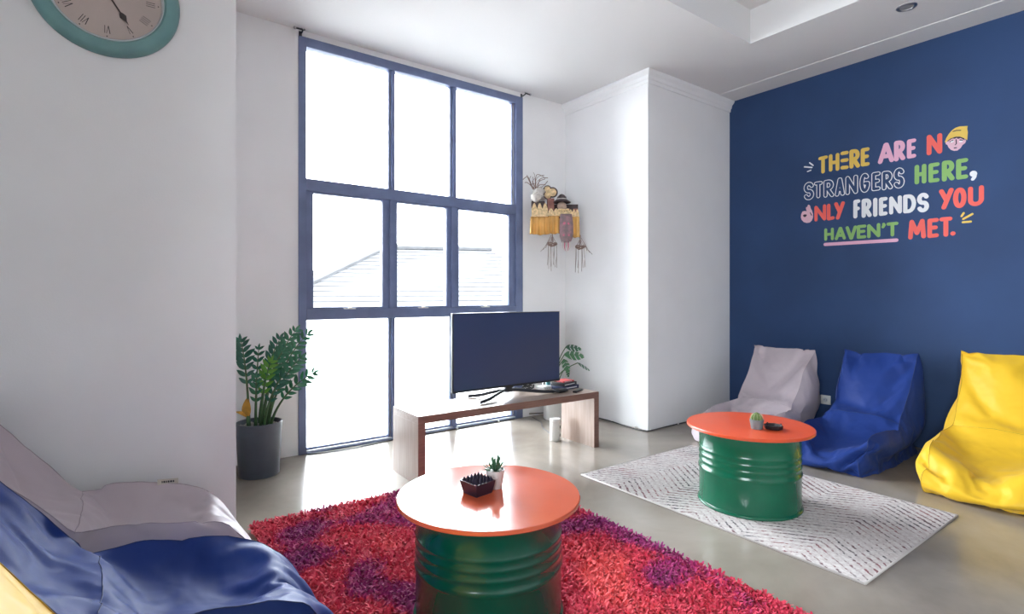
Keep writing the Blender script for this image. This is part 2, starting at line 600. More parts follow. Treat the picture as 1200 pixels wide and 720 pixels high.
def simulate_bags(specs, frames=42):
    """sews a limp fabric shell for each bag (a bent wedge: base, seat, leaning back), fills it with
    pressure and lets it settle on the ground with the cloth solver, so that folds form by themselves"""
    from mathutils import noise
    made = []
    faces = [f for _, f in BAGF]
    for n_, (seed, bend, press, slack, full) in enumerate(specs):
        rnd = random.Random(seed)
        prof_, lift = (TOPL, .10) if full else (TOPC, 0)
        vs_ = []
        for i, j, k in KEYS:
            s_, t_, u_ = i / NI, j / NJ, k / NK * 2 - 1
            x_ = (.02 + 1.06 * s_) * (1 - t_) + piece(prof_, s_, 1) * t_ + .05 * math.sin(PI * t_) * (2 * s_ - 1)
            z_ = piece(prof_, s_, 2) * t_
            y_ = u_ * (piece(WBOT, s_) * (1 - t_) + piece(WTOP, s_) * t_) / 2
            p_ = Vector((x_, y_, z_))
            p_ += noise.noise_vector(p_ * 4.5 + Vector((seed * 7.1, seed * 3.3, 0))) * .016
            p_ += Vector([rnd.uniform(-.0015, .0015) for _ in range(3)])
            p_.z += .01
            vs_.append(tuple(p_))
        o_ = obj('bag_fabric', vs_, faces, None)
        o_.location = (0, 3.0 * n_, 0)
        vg = o_.vertex_groups.new(name='hold')
        for (i, j, k), idx in KIDX.items():
            w_ = 0.0
            if j == 0:
                w_ = .95 if k in (0, NK) or i in (0, NI) else .6
            elif j == NJ:
                edge = k in (0, NK)
                if i == 0:
                    w_ = 1.0 if edge else .40
                elif i == CREASE:
                    w_ = .3
                elif edge:
                    w_ = .28 + (2.0 * lift if i > CREASE else 0)
                elif i == NI:
                    w_ = .2 + 2.0 * lift
            vg.add([idx], w_, 'REPLACE')
        cm = o_.modifiers.new('cloth', 'CLOTH')
        cs = cm.settings
        cs.quality, cs.mass, cs.air_damping = 8, .25, 6
        cs.tension_stiffness, cs.compression_stiffness, cs.shear_stiffness, cs.bending_stiffness = 40, 20, 15, bend
        cs.tension_damping = cs.compression_damping = cs.shear_damping = 25
        cs.vertex_group_mass, cs.pin_stiffness = 'hold', .4
        cs.use_pressure, cs.uniform_pressure_force = True, press
        cs.shrink_min = cs.shrink_max = slack
        cs.effector_weights.gravity = .35
        cm.collision_settings.use_collision = True
        cm.collision_settings.distance_min = .004
        cm.point_cache.frame_end = frames
        made.append(o_)
    gr_ = obj('ground_collider', [(-9, -9, 0), (9, -9, 0), (9, 30, 0), (-9, 30, 0)], [(0, 1, 2, 3)], None)
    gr_.modifiers.new('c', 'COLLISION')
    gr_.collision.thickness_outer = .004
    gr_.collision.cloth_friction = 20
    scene.frame_start, scene.frame_end = 1, frames
    for f in range(1, frames + 1):
        scene.frame_set(f)
    dg_ = bpy.context.evaluated_depsgraph_get()
    res = []
    for o_ in made:
        m2 = bpy.data.meshes.new_from_object(o_.evaluated_get(dg_))
        co_ = np.empty(len(m2.vertices) * 3)
        m2.vertices.foreach_get('co', co_)
        res.append(co_.reshape(-1, 3).copy())
        bpy.data.meshes.remove(m2)
    for o_ in made + [gr_]:
        bpy.data.objects.remove(o_)
    scene.frame_set(1)
    return res


def seam_paths():
    out = []
    for k in (0, NK):
        out.append([(i, NJ, k) for i in range(NI + 1)] + [(NI, j, k) for j in range(NJ - 1, -1, -1)])
    out.append([(0, NJ, k) for k in range(NK + 1)])
    out.append([(CREASE, NJ, k) for k in range(NK + 1)])
    return out


def bean_bag(data, colour, loc, rz, scale, label, mirror=False, tagged=None, warp=None):
    P = data.copy()
    P[:, 2] -= P[:, 2].min()
    if mirror:
        P[:, 1] *= -1
    if warp:
        P = warp(P)
    P = P * np.array(scale)
    root = empty('bean_bag_chair', loc, rz)
    tag(root, label, 'bean bag', 'bean bag lounge chairs')
    me = bpy.data.meshes.new('tmp')
    faces = [f if not mirror else f[::-1] for _, f in BAGF]
    me.from_pydata([tuple(p) for p in P], [], faces)
    me.polygons.foreach_set('material_index', [p for p, _ in BAGF])
    for _ in range(5):
        me.materials.append(M_BAG[colour])
    bm = bmesh.new()
    bm.from_mesh(me)
    cl = bm.edges.layers.float.new('crease_edge')
    for e in bm.edges:
        if len(e.link_faces) == 2:
            a, b = (f.material_index for f in e.link_faces)
            if a != b:
                e[cl] = 0.35 if {a, b} == {0, 1} else 1.0
    bm.to_mesh(me)
    bm.free()
    t = bpy.data.objects.new('tmp', me)
    C.objects.link(t)
    sd = t.modifiers.new('s', 'SUBSURF')
    sd.levels = sd.render_levels = 1
    ev = bpy.data.meshes.new_from_object(t.evaluated_get(bpy.context.evaluated_depsgraph_get()))
    co = np.empty(len(ev.vertices) * 3)
    ev.vertices.foreach_get('co', co)
    co = co.reshape(-1, 3)
    groups = {}
    for p in ev.polygons:
        groups.setdefault(p.material_index, []).append(tuple(p.vertices))
    bpy.data.objects.remove(t)
    parts = {}
    for gi, fl in sorted(groups.items()):
        used = sorted({v for f in fl for v in f})
        re = {v: n for n, v in enumerate(used)}
        parts[gi] = obj(PANELS[gi], co[used], [tuple(re[v] for v in f) for f in fl], M_BAG[colour], root, True)
    mb = MB()
    for path in seam_paths():
        pts = [Vector(P[KIDX[k]]) for k in path]
        sm = [pts[0]] + [(pts[i - 1] + pts[i] * 6 + pts[i + 1]) / 8 for i in range(1, len(pts) - 1)] + [pts[-1]]
        mb.tube(sm, 0.0018, 5)
    mb.build('seam', M_SEAM[colour], root, True)
    if tagged:
        # brand tag sewn in the side seam: path position i on edge k
        i, k, w = tagged
        p, q = Vector(P[KIDX[(i, NJ, k)]]), Vector(P[KIDX[(i + 1, NJ, k)]])
        d = Vector((1, 0.06, (q - p).normalized().z * 0.5)).normalized()
        u = Vector((0, 0.12, 1)).normalized()
        c = p - u * 0.006
        off = d.cross(u).normalized() * 0.0012
        pts = [c - d * w / 2, c + d * w / 2, c + d * w / 2 + u * 0.026, c - d * w / 2 + u * 0.026]
        lab = obj('sewn_tag', [x + off for x in pts] + [x - off for x in pts], [(0, 1, 2, 3), (7, 6, 5, 4), (0, 4, 5, 1), (1, 5, 6, 2), (2, 6, 7, 3), (3, 7, 4, 0)], M_TAG, root)
        mb = MB()
        for s_ in (-1, 1):
            x = -w * 0.30
            for ww in (0.05, 0.09, 0.06, 0.08, 0.10, 0.07):
                b0 = c + d * x + u * 0.009 + off * s_ * 1.6
                mb.add([b0, b0 + d * w * ww, b0 + d * w * ww + u * 0.009, b0 + u * 0.009], [(0, 1, 2, 3)])
                x += w * (ww + 0.03)
        mb.build('tag_print', M_BLACK, lab)
    return root


M_TAG = mat('cream_tag', (0.62, 0.58, 0.50), 0.8)
FILLED = simulate_bags([(23, .20, .60, -.085, 0), (22, .12, .70, -.085, 0), (21, .12, .90, -.065, 0), (12, .12, .65, -.085, 1), (11, .12, .80, -.075, 1), (13, .2, .7, -.07, 0)])


def slump(P):
    # the seat sinks a little towards the front
    t_ = np.clip((P[:, 0] - 0.45) / 0.25, 0, 1)
    P[:, 2] *= 1 - 0.24 * t_ * t_ * (3 - 2 * t_)
    P[:, 0] -= 0.35 * np.clip(P[:, 2] - 0.40, 0, 1)      # and the back lolls further back
    return P


# along the navy wall, facing the room's left side (-X)
bean_bag(FILLED[0], 'mauve', (5.18, 2.545, 0), PI - 0.05, (0.98, 0.86, 0.90), 'pale mauve bean bag chair beside the white pillar, against the navy wall')
bean_bag(FILLED[1], 'blue', (5.20, 1.76, 0), PI - 0.02, (0.95, 0.82, 0.93), 'royal blue bean bag chair against the navy wall, between mauve and yellow ones', mirror=True)
bean_bag(FILLED[2], 'yellow', (5.20, 0.925, 0), PI, (0.95, 0.92, 0.98), 'bright yellow bean bag chair against the navy wall')
# under the clock, facing the navy wall (+X)
bean_bag(FILLED[3], 'mauve', (-0.56, 2.755, 0), 0.0, (0.95, 0.84, 0.98), 'pale mauve bean bag chair pushed against the clock wall', tagged=(35, NK, 0.085))
bean_bag(FILLED[4], 'blue', (-0.52, 1.960, 0), 0.0, (1.0, 0.86, 1.01), 'royal blue bean bag chair in the left foreground', mirror=True)
bean_bag(FILLED[5], 'yellow', (-0.26, 1.23, 0), 0.0, (0.80, 0.84, 1.02), 'yellow bean bag chair cut off by the lower left corner of the photo', warp=slump)

# ------------------------------------------------------------------ drum tables
RD = 0.287


def drum_table(loc, green, top, label, group):
    root = empty('drum_table', loc)
    tag(root, label, 'table', group)
    prof = [(0, 0.004), (RD - 0.012, 0.004), (RD + 0.002, 0.0), (RD + 0.006, 0.006), (RD + 0.004, 0.014), (RD - 0.004, 0.02), (RD - 0.004, 0.10)]
    z = 0.215
    prof += [(RD - 0.004, z - 0.018), (RD - 0.001, z - 0.010), (RD + 0.002, z), (RD - 0.001, z + 0.010), (RD - 0.004, z + 0.018)]
    for z in (0.262, 0.300, 0.338):
        prof += [(RD - 0.004, z - 0.013), (RD - 0.0024, z - 0.006), (RD - 0.0010, z), (RD - 0.0024, z + 0.006), (RD - 0.004, z + 0.013)]
    prof += [(RD - 0.004, 0.44), (RD + 0.003, 0.447), (RD + 0.006, 0.454), (RD + 0.002, 0.461), (RD - 0.01, 0.462), (0, 0.462)]
    MB().lathe(prof, 96).build('drum', green, root, True, 50)
    # welded seam down the side
    a = 1.2
    MB().box((-0.004, -0.0015, 0.02), (0.004, 0.0015, 0.44)).build('weld_seam', green, root)
    w = root.children[-1]
    w.location = ((RD - 0.004) * math.cos(a), (RD - 0.004) * math.sin(a), 0)
    w.rotation_euler = (0, 0, a + PI / 2)
    R = 0.356
    MB().lathe([(0, 0.4625), (R - 0.004, 0.4625), (R, 0.466), (R, 0.4775), (R - 0.003, 0.481), (0, 0.481)], 128).build('tabletop', top, root, True, 30)
    return root


T1 = (1.19, 1.752, 0.03)
T2 = (3.089, 1.759, 0.0125)
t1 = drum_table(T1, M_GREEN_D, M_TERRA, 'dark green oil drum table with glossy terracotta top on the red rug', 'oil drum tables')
t1.scale = (1, 1, 0.94)
drum_table(T2, M_GREEN, M_ORANGE, 'green oil drum table with bright orange top on the cream rug', 'oil drum tables').scale = (1, 1, 0.972)
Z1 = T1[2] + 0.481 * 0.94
Z2 = T2[2] + 0.481 * 0.972

# ------------------------------------------------------------------ cream woven rug


def cream_rug_mat():
    m, nt, b = new_mat('cream_chevron_weave')
    N, L = nt.nodes, nt.links
    tc = N.new('ShaderNodeTexCoord')
    sep = N.new('ShaderNodeSeparateXYZ')
    L.new(tc.outputs['Object'], sep.inputs[0])

    def math_(op, a, b_=None, c=None):
        n_ = N.new('ShaderNodeMath')
        n_.operation = op
        for i_, v in enumerate((a, b_, c)):
            if v is None:
                continue
            if hasattr(v, 'is_linked') or hasattr(v, 'links'):
                L.new(v, n_.inputs[i_])
            else:
                n_.inputs[i_].default_value = v
        return n_.outputs[0]
    wob = N.new('ShaderNodeTexNoise')
    wob.inputs['Scale'].default_value = 22
    L.new(tc.outputs['Object'], wob.inputs['Vector'])
    pp = math_('PINGPONG', sep.outputs['Y'], 0.295)
    ph = math_('ADD', sep.outputs['X'], math_('MULTIPLY', pp, 0.75))
    ph = math_('ADD', ph, math_('MULTIPLY', wob.outputs['Fac'], 0.022))
    st = math_('SINE', math_('MULTIPLY', ph, 2 * PI / 0.052))
    dash = N.new('ShaderNodeTexNoise')
    dash.inputs['Scale'].default_value = 55
    dash.inputs['Detail'].default_value = 3
    L.new(tc.outputs['Object'], dash.inputs['Vector'])
    big = N.new('ShaderNodeTexNoise')
    big.inputs['Scale'].default_value = 3.2
    L.new(tc.outputs['Object'], big.inputs['Vector'])
    v = math_('ADD', st, math_('MULTIPLY', math_('SUBTRACT', dash.outputs['Fac'], 0.5), 3.4))
    v = math_('ADD', v, math_('MULTIPLY', math_('SUBTRACT', big.outputs['Fac'], 0.5), 2.2))
    r = N.new('ShaderNodeMapRange')
    r.inputs['From Min'].default_value = 0.60
    r.inputs['From Max'].default_value = 1.2
    r.inputs['To Max'].default_value = 1.0
    L.new(v, r.inputs['Value'])
    hue = N.new('ShaderNodeTexNoise')
    hue.inputs['Scale'].default_value = 5
    L.new(tc.outputs['Object'], hue.inputs['Vector'])
    cr = N.new('ShaderNodeValToRGB')
    e = cr.color_ramp.elements
    e[0].position, e[0].color = 0.42, (0.085, 0.075, 0.085, 1)
    e[1].position, e[1].color = 0.60, (0.30, 0.135, 0.145, 1)
    L.new(hue.outputs['Fac'], cr.inputs['Fac'])
    base = N.new('ShaderNodeValToRGB')
    e = base.color_ramp.elements
    e[0].position, e[0].color = 0.35, (0.58, 0.52, 0.51, 1)
    e[1].position, e[1].color = 0.62, (0.73, 0.695, 0.68, 1)
    L.new(dash.outputs['Fac'], base.inputs['Fac'])
    mx = N.new('ShaderNodeMixRGB')
    L.new(r.outputs['Result'], mx.inputs['Fac'])
    L.new(base.outputs['Color'], mx.inputs[1])
    L.new(cr.outputs['Color'], mx.inputs[2])
    L.new(mx.outputs['Color'], b.inputs['Base Color'])
    b.inputs['Roughness'].default_value = 0.95
    b.inputs['Specular IOR Level'].default_value = 0.1
    bp = N.new('ShaderNodeBump')
    bp.inputs['Strength'].default_value = 0.3
    bp.inputs['Distance'].default_value = 0.004
    L.new(dash.outputs['Fac'], bp.inputs['Height'])
    L.new(bp.outputs['Normal'], b.inputs['Normal'])
    return m


rug = empty('cream_rug', (3.253, 1.843, 0), math.radians(-0.6))
tag(rug, 'cream flat-woven rug with broken chevron lines under the orange-topped table', 'rug')
MR = cream_rug_mat()
bm = bmesh.new()
NX, NY = 40, 56
gv = {}
for i in range(NX + 1):
    for j in range(NY + 1):
        x, y = (i / NX - 0.5) * 1.245, (j / NY - 0.5) * 1.775
        e = min(i, NX - i, j, NY - j)
        gv[i, j] = bm.verts.new((x, y, 0.0125 - (0.004 if e == 0 else 0) + random.uniform(-0.0008, 0.0008)))
for i in range(NX):
    for j in range(NY):
        bm.faces.new((gv[i, j], gv[i + 1, j], gv[i + 1, j + 1], gv[i, j + 1]))
MB().bm(bm).build('weave', MR, rug, True)
M_RUGEDGE = mat('cream_rug_edge', (0.60, 0.56, 0.54), 0.9, bump=0.4, bump_scale=250)
mb = MB()
hx, hy = 0.6225, 0.8875
for a, b in (((-hx, -hy), (hx, -hy)), ((hx, -hy), (hx, hy)), ((hx, hy), (-hx, hy)), ((-hx, hy), (-hx, -hy))):
    mb.tube([(a[0], a[1], 0.0055), (b[0], b[1], 0.0055)], 0.0055, 8)
mb.build('bound_edge', M_RUGEDGE, rug, True)
MB().box((-hx, -hy, 0.0005), (hx, hy, 0.004)).build('backing', M_RUGEDGE, rug)

# ------------------------------------------------------------------ red shag rug


def shag_mat(name, lift):
    m, nt, b = new_mat(name)
    N, L = nt.nodes, nt.links
    tc = N.new('ShaderNodeTexCoord')
    n1 = N.new('ShaderNodeTexNoise')
    n1.inputs['Scale'].default_value = 2.0
    n1.inputs['Detail'].default_value = 1.0
    mp = N.new('ShaderNodeMapping')
    mp.inputs['Location'].default_value = (0.35, 0.15, 0)
    L.new(tc.outputs['Object'], mp.inputs['Vector'])
    sx = N.new('ShaderNodeVectorMath')
    sx.operation = 'MULTIPLY'
    sx.inputs[1].default_value = (1, 1, 0)
    L.new(mp.outputs['Vector'], sx.inputs[0])
    L.new(sx.outputs[0], n1.inputs['Vector'])
    n2 = N.new('ShaderNodeTexNoise')
    n2.inputs['Scale'].default_value = 45
    L.new(tc.outputs['Object'], n2.inputs['Vector'])
    ad = N.new('ShaderNodeMath')
    ad.operation = 'MULTIPLY_ADD'
    ad.inputs[1].default_value = 0.14
    ad.inputs[2].default_value = -0.07
    L.new(n2.outputs['Fac'], ad.inputs[0])
    s = N.new('ShaderNodeMath')
    s.operation = 'ADD'
    L.new(n1.outputs['Fac'], s.inputs[0])
    L.new(ad.outputs[0], s.inputs[1])
    r = N.new('ShaderNodeValToRGB')
    e = r.color_ramp.elements
    e[0].position, e[0].color = 0.36, (0.27, 0.030, 0.165, 1)
    e[1].position, e[1].color = 0.68, (0.85, 0.115, 0.120, 1)
    k = e.new(0.44)
    k.color = (0.40, 0.030, 0.150, 1)
    k = e.new(0.48)
    k.color = (0.62, 0.042, 0.092, 1)
    k = e.new(0.58)
    k.color = (0.68, 0.055, 0.095, 1)
    L.new(s.outputs[0], r.inputs['Fac'])
    L.new(r.outputs['Color'], b.inputs['Base Color'])
    b.inputs['Roughness'].default_value = 0.8
    b.inputs['Sheen Weight'].default_value = 0.3
    b.inputs['Sheen Tint'].default_value = (0.9, 0.5, 0.5, 1)
    b.inputs['Specular IOR Level'].default_value = 0.15
    return m


SX0, SX1, SY0, SY1 = 0.57, 2.19, 0.72, 3.17
shag = empty('shag_rug', ((SX0 + SX1) / 2, (SY0 + SY1) / 2, 0), math.radians(-0.8))
tag(shag, 'deep red and purple shag rug under the terracotta-topped table', 'rug')
w2, h2 = (SX1 - SX0) / 2, (SY1 - SY0) / 2
M_SHAG = shag_mat('red_purple_shag', 1.0)
MB().box((-w2 + 0.02, -h2 + 0.02, 0.001), (w2 - 0.02, h2 - 0.02, 0.014)).build('backing', M_SHAG, shag)
rng = np.random.default_rng(7)
NT = 52000
bx = rng.uniform(-w2 + 0.012, w2 - 0.012, NT)
by = rng.uniform(-h2 + 0.012, h2 - 0.012, NT)
keep = ~(((by + shag.location.y > 1.62) & (by + shag.location.y < 2.30) & (bx + shag.location.x < 0.635)) | (np.hypot(bx + shag.location.x - T1[0], by + shag.location.y - T1[1]) < 0.26))
bx, by = bx[keep], by[keep]
NT = len(bx)
ang = rng.uniform(0, 2 * PI, NT)
lean = rng.uniform(0.25, 1.0, NT)
ln = rng.uniform(0.022, 0.036, NT)
wd = rng.uniform(0.0042, 0.0066, NT)
dx, dy = np.cos(ang), np.sin(ang)
pa = ang + PI / 2 + rng.uniform(-0.7, 0.7, NT)
px_, py_ = np.cos(pa), np.sin(pa)
vts = np.zeros((NT, 8, 3))
curl = rng.uniform(0.5, 1.5, NT)
for k in range(4):
    t = k / 3
    out = ln * (np.sin(lean) * t * 0.8 + 0.35 * curl * t * t)
    zz = 0.012 + ln * (np.cos(lean) * t - 0.18 * curl * t * t)
    wk = wd * (0.7, 1.0, 1.0, 0.55)[k]
    for s_, q in ((-1, 2 * k), (1, 2 * k + 1)):
        vts[:, q, 0] = bx + dx * out + s_ * px_ * wk
        vts[:, q, 1] = by + dy * out + s_ * py_ * wk
        vts[:, q, 2] = np.maximum(zz, 0.006)
tri = np.array([(0, 1, 3, 2), (2, 3, 5, 4), (4, 5, 7, 6)])
fac = (tri[None] + (np.arange(NT) * 8)[:, None, None]).reshape(-1, 4)
me = bpy.data.meshes.new('pile')
me.vertices.add(NT * 8)
me.vertices.foreach_set('co', vts.reshape(-1))
me.loops.add(len(fac) * 4)
me.loops.foreach_set('vertex_index', fac.reshape(-1).astype(np.int32))
me.polygons.add(len(fac))
me.polygons.foreach_set('loop_start', (np.arange(len(fac)) * 4).astype(np.int32))
me.polygons.foreach_set('use_smooth', np.ones(len(fac), bool))
me.update(calc_edges=True)
me.materials.append(M_SHAG)
pile = bpy.data.objects.new('pile', me)
C.objects.link(pile)
pile.parent = shag
pile['kind'] = 'stuff'

# ------------------------------------------------------------------ bench
BR = math.radians(-1.4)
bench = empty('tv_bench', (1.622, 3.215, 0), BR)
tag(bench, 'low waterfall-edge oak bench in front of the window', 'bench')
BL, BD, BH, BT = 1.64, 0.415, 0.46, 0.052
MB().box((0, 0, BH - BT), (BL, BD, BH), 0.0015).build('bench_top', M_OAK_TOP, bench)
MB().box((0, 0, 0), (BT, BD, BH - BT), 0.0015).build('leg_panel', M_OAK, bench)
MB().box((BL - BT, 0, 0), (BL, BD, BH - BT), 0.0015).build('leg_panel', M_OAK, bench)
e = 0.0012
MB().box((0.0, -e, BH - BT), (BL, 0, BH - 0.001)).box((0, -e, 0), (BT, 0, BH - BT)).box((BL - BT, -e, 0), (BL, 0, BH - BT)).build('edge_band', M_OAK_EDGE, bench)


def on_bench(x, y):
    """world point -> the bench top height"""
    return (x, y, BH)


# ------------------------------------------------------------------ television
def screen_mat():
    m, nt, b = new_mat('tv_screen')
    b.inputs['Base Color'].default_value = (0.034, 0.055, 0.135, 1)  # bluish reflection of the navy wall is put into the base colour
    b.inputs['Roughness'].default_value = 0.30
    b.inputs['Specular IOR Level'].default_value = 0.6
    return m


TVP = Vector((2.525, 3.42, BH))
tv = empty('television', TVP, math.radians(0.6))
tag(tv, 'large black flat-screen television standing on the oak bench', 'television')
TW, TZ0, TZ1 = 1.05, 0.081, 0.668
MB().box((-TW / 2, 0.0, TZ0), (TW / 2, 0.028, TZ1), 0.005).build('casing', M_BLACK, tv, True, 40)
MB().box((-TW / 2 + 0.08, 0.026, TZ0 + 0.03), (TW / 2 - 0.08, 0.062, TZ0 + 0.36), 0.01).build('rear_housing', M_BLACK, tv, True, 40)
MB().box((-TW / 2 + 0.008, -0.0015, TZ0 + 0.016), (TW / 2 - 0.008, 0.0005, TZ1 - 0.008)).build('screen', screen_mat(), tv)
MB().box((-TW / 2, -0.001, TZ1 - 0.004), (TW / 2, 0.028, TZ1 + 0.001)).build('top_bezel', M_CHROME, tv)
MB().box((-TW / 2 + 0.0, -0.002, TZ0), (TW / 2, 0.0, TZ0 + 0.012)).build('bottom_bezel', M_BLACKMET, tv)
MB().box((-0.035, 0.012, 0.035), (0.035, 0.036, TZ0 + 0.04), 0.006).build('neck', M_BLACKMET, tv)
for x, y in ((-0.345, -0.10), (-0.28, 0.175), (0.385, -0.085), (0.28, 0.175)):
    s_ = 1 if x > 0 else -1
    MB().tube(catmull([(0.015 * s_, 0.025, 0.052), (0.09 * s_, 0.025 + y * 0.2, 0.046), (x * 0.7, y * 0.66, 0.022), (x, y, 0.0125)], 4), 0.0125, 8).build('leg', M_BLACKMET, tv, True)
mb = MB()
mb.box((0.012, -0.003, TZ0 - 0.006), (0.032, 0.004, TZ0), 0.001)
mb.build('sensor', M_BLACK, tv)

# ------------------------------------------------------------------ things on the bench
sp = empty('media_box', (2.992, 3.35, BH), math.radians(12))
tag(sp, 'flat dark rounded box at the foot of the television', 'box')
MB().box((-0.062, -0.04, 0.0), (0.062, 0.04, 0.026), 0.012).build('body', M_BLACK, sp, True, 60)
MB().box((-0.05, -0.03, 0.0255), (0.05, 0.03, 0.0275), 0.0008).build('lid', M_BLACKMET, sp)
rm = empty('remote_control', (3.12, 3.275, BH), math.radians(24))
tag(rm, 'slim dark remote control lying on the bench end', 'remote')
MB().box((-0.075, -0.018, 0.0), (0.075, 0.018, 0.016), 0.006).build('body', M_BLACK, rm, True, 60)
for i in range(6):
    for j in (-1, 0, 1):
        MB().box((-0.055 + i * 0.02, j * 0.010 - 0.003, 0.0155), (-0.046 + i * 0.02, j * 0.010 + 0.003, 0.018)).build('button', M_CHROME, rm)
M_NAVYBOX = mat('navy_card', (0.02, 0.028, 0.085), 0.45)
M_REDCARD = mat('red_card', (0.45, 0.05, 0.05), 0.5)
M_PAPER = mat('white_paper', (0.72, 0.73, 0.76), 0.7)
M_TEAL = mat('teal_plastic', (0.05, 0.24, 0.25), 0.4)


def flat_box(name, loc, rz, sz, m, label, cat, lid=None, group=None):
    o_ = empty(name, loc, rz)
    tag(o_, label, cat, group)
    MB().box((-sz[0] / 2, -sz[1] / 2, 0), (sz[0] / 2, sz[1] / 2, sz[2]), 0.003).build('body', m, o_, True, 40)
    if lid:
        MB().box((-sz[0] / 2 + .008, -sz[1] / 2 + .008, sz[2] - 0.0004), (sz[0] / 2 - .008, sz[1] / 2 - .008, sz[2] + 0.0012)).build('printed_face', lid, o_)
    MB().box((-sz[0] / 2 + .012, -sz[1] / 2 - 0.0006, sz[2] * 0.35), (sz[0] / 2 - .03, -sz[1] / 2 + .001, sz[2] * 0.62)).build('spine_print', M_PAPER, o_)
    return o_


flat_box('disc_case', (3.145, 3.47, BH), 0.10, (0.21, 0.15, 0.03), M_NAVYBOX, 'dark navy case at the bottom of the pile on the bench', 'case', group='cases piled on the bench')
flat_box('disc_case', (3.14, 3.47, BH + 0.0305), 0.22, (0.19, 0.135, 0.026), M_BLACK, 'black case in the middle of the pile on the bench', 'case', group='cases piled on the bench')
flat_box('disc_case', (3.15, 3.475, BH + 0.0575), 0.05, (0.13, 0.11, 0.014), M_REDCARD, 'small red-topped case on the very top of the bench pile', 'case', group='cases piled on the bench')
wr = empty('wifi_router', (2.962, 3.53, BH), 0.2)
tag(wr, 'small white router beside the pile of cases on the bench', 'router')
MB().box((-0.055, -0.045, 0), (0.055, 0.045, 0.032), 0.008).build('body', M_WHITEPL, wr, True, 50)
for x in (-0.04, 0.04):
    MB().tube([(x, 0.04, 0.02), (x, 0.045, 0.05), (x * 1.1, 0.045, 0.10)], 0.004, 8).build('antenna', M_WHITEPL, wr, True)
for i in range(4):
    MB().box((-0.03 + i * 0.02, -0.0458, 0.012), (-0.025 + i * 0.02, -0.0448, 0.016)).build('indicator', M_BLACK, wr)
bt = empty('spray_bottle', (3.06, 3.59, BH))
tag(bt, 'tiny teal bottle with dark cap behind the pile of cases', 'bottle')
MB().lathe([(0, 0), (0.02, 0), (0.021, 0.004), (0.021, 0.06), (0.012, 0.075), (0, 0.076)], 20).build('body', M_TEAL, bt, True, 50)
MB().lathe([(0, 0.075), (0.012, 0.075), (0.012, 0.105), (0.009, 0.11), (0, 0.11)], 16).build('cap', M_BLACK, bt, True, 50)
# tangle of leads behind the television foot
ct = empty('cable_tangle', (2.86, 3.60, BH))
tag(ct, 'loose black leads looping on the bench behind the television foot', 'cable')
rr = random.Random(5)
for c_ in range(3):
    pts = [(0.0 + c_ * 0.03, 0.02, 0.06 - c_ * 0.015)]
    for i in range(6):
        pts.append((rr.uniform(-0.07, 0.06), rr.uniform(-0.015, 0.02), rr.uniform(0.006, 0.05)))
    pts.append((0.06, 0.015, 0.005))
    MB().tube(catmull(pts, 6), 0.0038, 6).build('lead', M_BLACK, ct, True)

# white canister on the floor under the bench
cn = empty('white_canister', (3.105, 3.545, 0))
tag(cn, 'white cylindrical canister standing on the floor under the bench', 'canister')
MB().lathe([(0, 0), (0.044, 0), (0.047, 0.003), (0.047, 0.155), (0.0465, 0.158), (0, 0.158)], 40).build('body', M_WHITEPL, cn, True, 50)
MB().lathe([(0, 0.158), (0.045, 0.158), (0.0475, 0.162), (0.0475, 0.186), (0.044, 0.190), (0.036, 0.190), (0.034, 0.186), (0, 0.186)], 40).build('lid', M_WHITEPL, cn, True, 50)
for z in (0.05, 0.12):
    a = -1.15
    o = MB().box((-0.006, -0.001, -0.012), (0.006, 0.001, 0.012), 0.0005).build('vent_slot', M_BLACK, cn)
    o.location = (0.0473 * math.cos(a), 0.0473 * math.sin(a), z)
    o.rotation_euler = (0, 0, a + PI / 2)

# ------------------------------------------------------------------ plants
M_LEAF = mat('dark_glossy_leaf', (0.055, 0.215, 0.115), 0.25, spec=0.6, var=0.35, var_scale=9)
M_LEAF_B = mat('fresh_green_leaf', (0.105, 0.33, 0.035), 0.35, var=0.2, var_scale=9)
M_LEAF_D = mat('deep_green_leaf', (0.038, 0.160, 0.105), 0.22, spec=0.6, var=0.3, var_scale=9)
M_LEAF_Y = mat('yellowed_leaf', (0.52, 0.27, 0.035), 0.6, var=0.3, var_scale=14)
M_STEM = mat('green_stem', (0.045, 0.12, 0.04), 0.45, var=0.25, var_scale=20)
M_POT = mat('charcoal_pot', (0.085, 0.100, 0.130), 0.30, var=0.12, var_scale=6)
M_PEBBLE = mat('pale_pebbles', (0.50, 0.48, 0.45), 0.8, var=0.35, var_scale=60)
M_SOIL = mat('dark_soil', (0.05, 0.04, 0.03), 0.9, var=0.3, var_scale=60)


def leaf_mesh(name, L_, W_, m, fold=0.18, droop=0.15, n=7):
    vs, fs = [], []
    for i in range(n + 1):
        t = i / n
        w = W_ * (math.sin(PI * t ** 0.80) ** 0.85) * 0.5 if 0 < t < 1 else 0.0008
        z = -droop * L_ * t * t
        vs += [(t * L_, -w, z + fold * w), (t * L_, 0, z), (t * L_, w, z + fold * w)]
    for i in range(n):
        for k in (0, 1):
            a = 3 * i + k
            fs.append((a, a + 1, a + 4, a + 3))
    me_ = bpy.data.meshes.new(name)
    me_.from_pydata(vs, [], fs)
    me_.polygons.foreach_set('use_smooth', [True] * len(me_.polygons))
    me_.materials.append(m)
    return me_


def put_leaf(me_, parent, pos, d, up, s=1.0, name='leaf'):
    d = d.normalized()
    side = up.cross(d)
    if side.length < 1e-4:
        side = Vector((1, 0, 0)).cross(d)
    side.normalize()
    u = d.cross(side)
    o_ = bpy.data.objects.new(name, me_)
    C.objects.link(o_)
    o_.parent = parent
    mt = Matrix((d, side, u)).transposed().to_4x4()
    o_.matrix_local = Matrix.Translation(pos) @ mt @ Matrix.Scale(s, 4)
    return o_


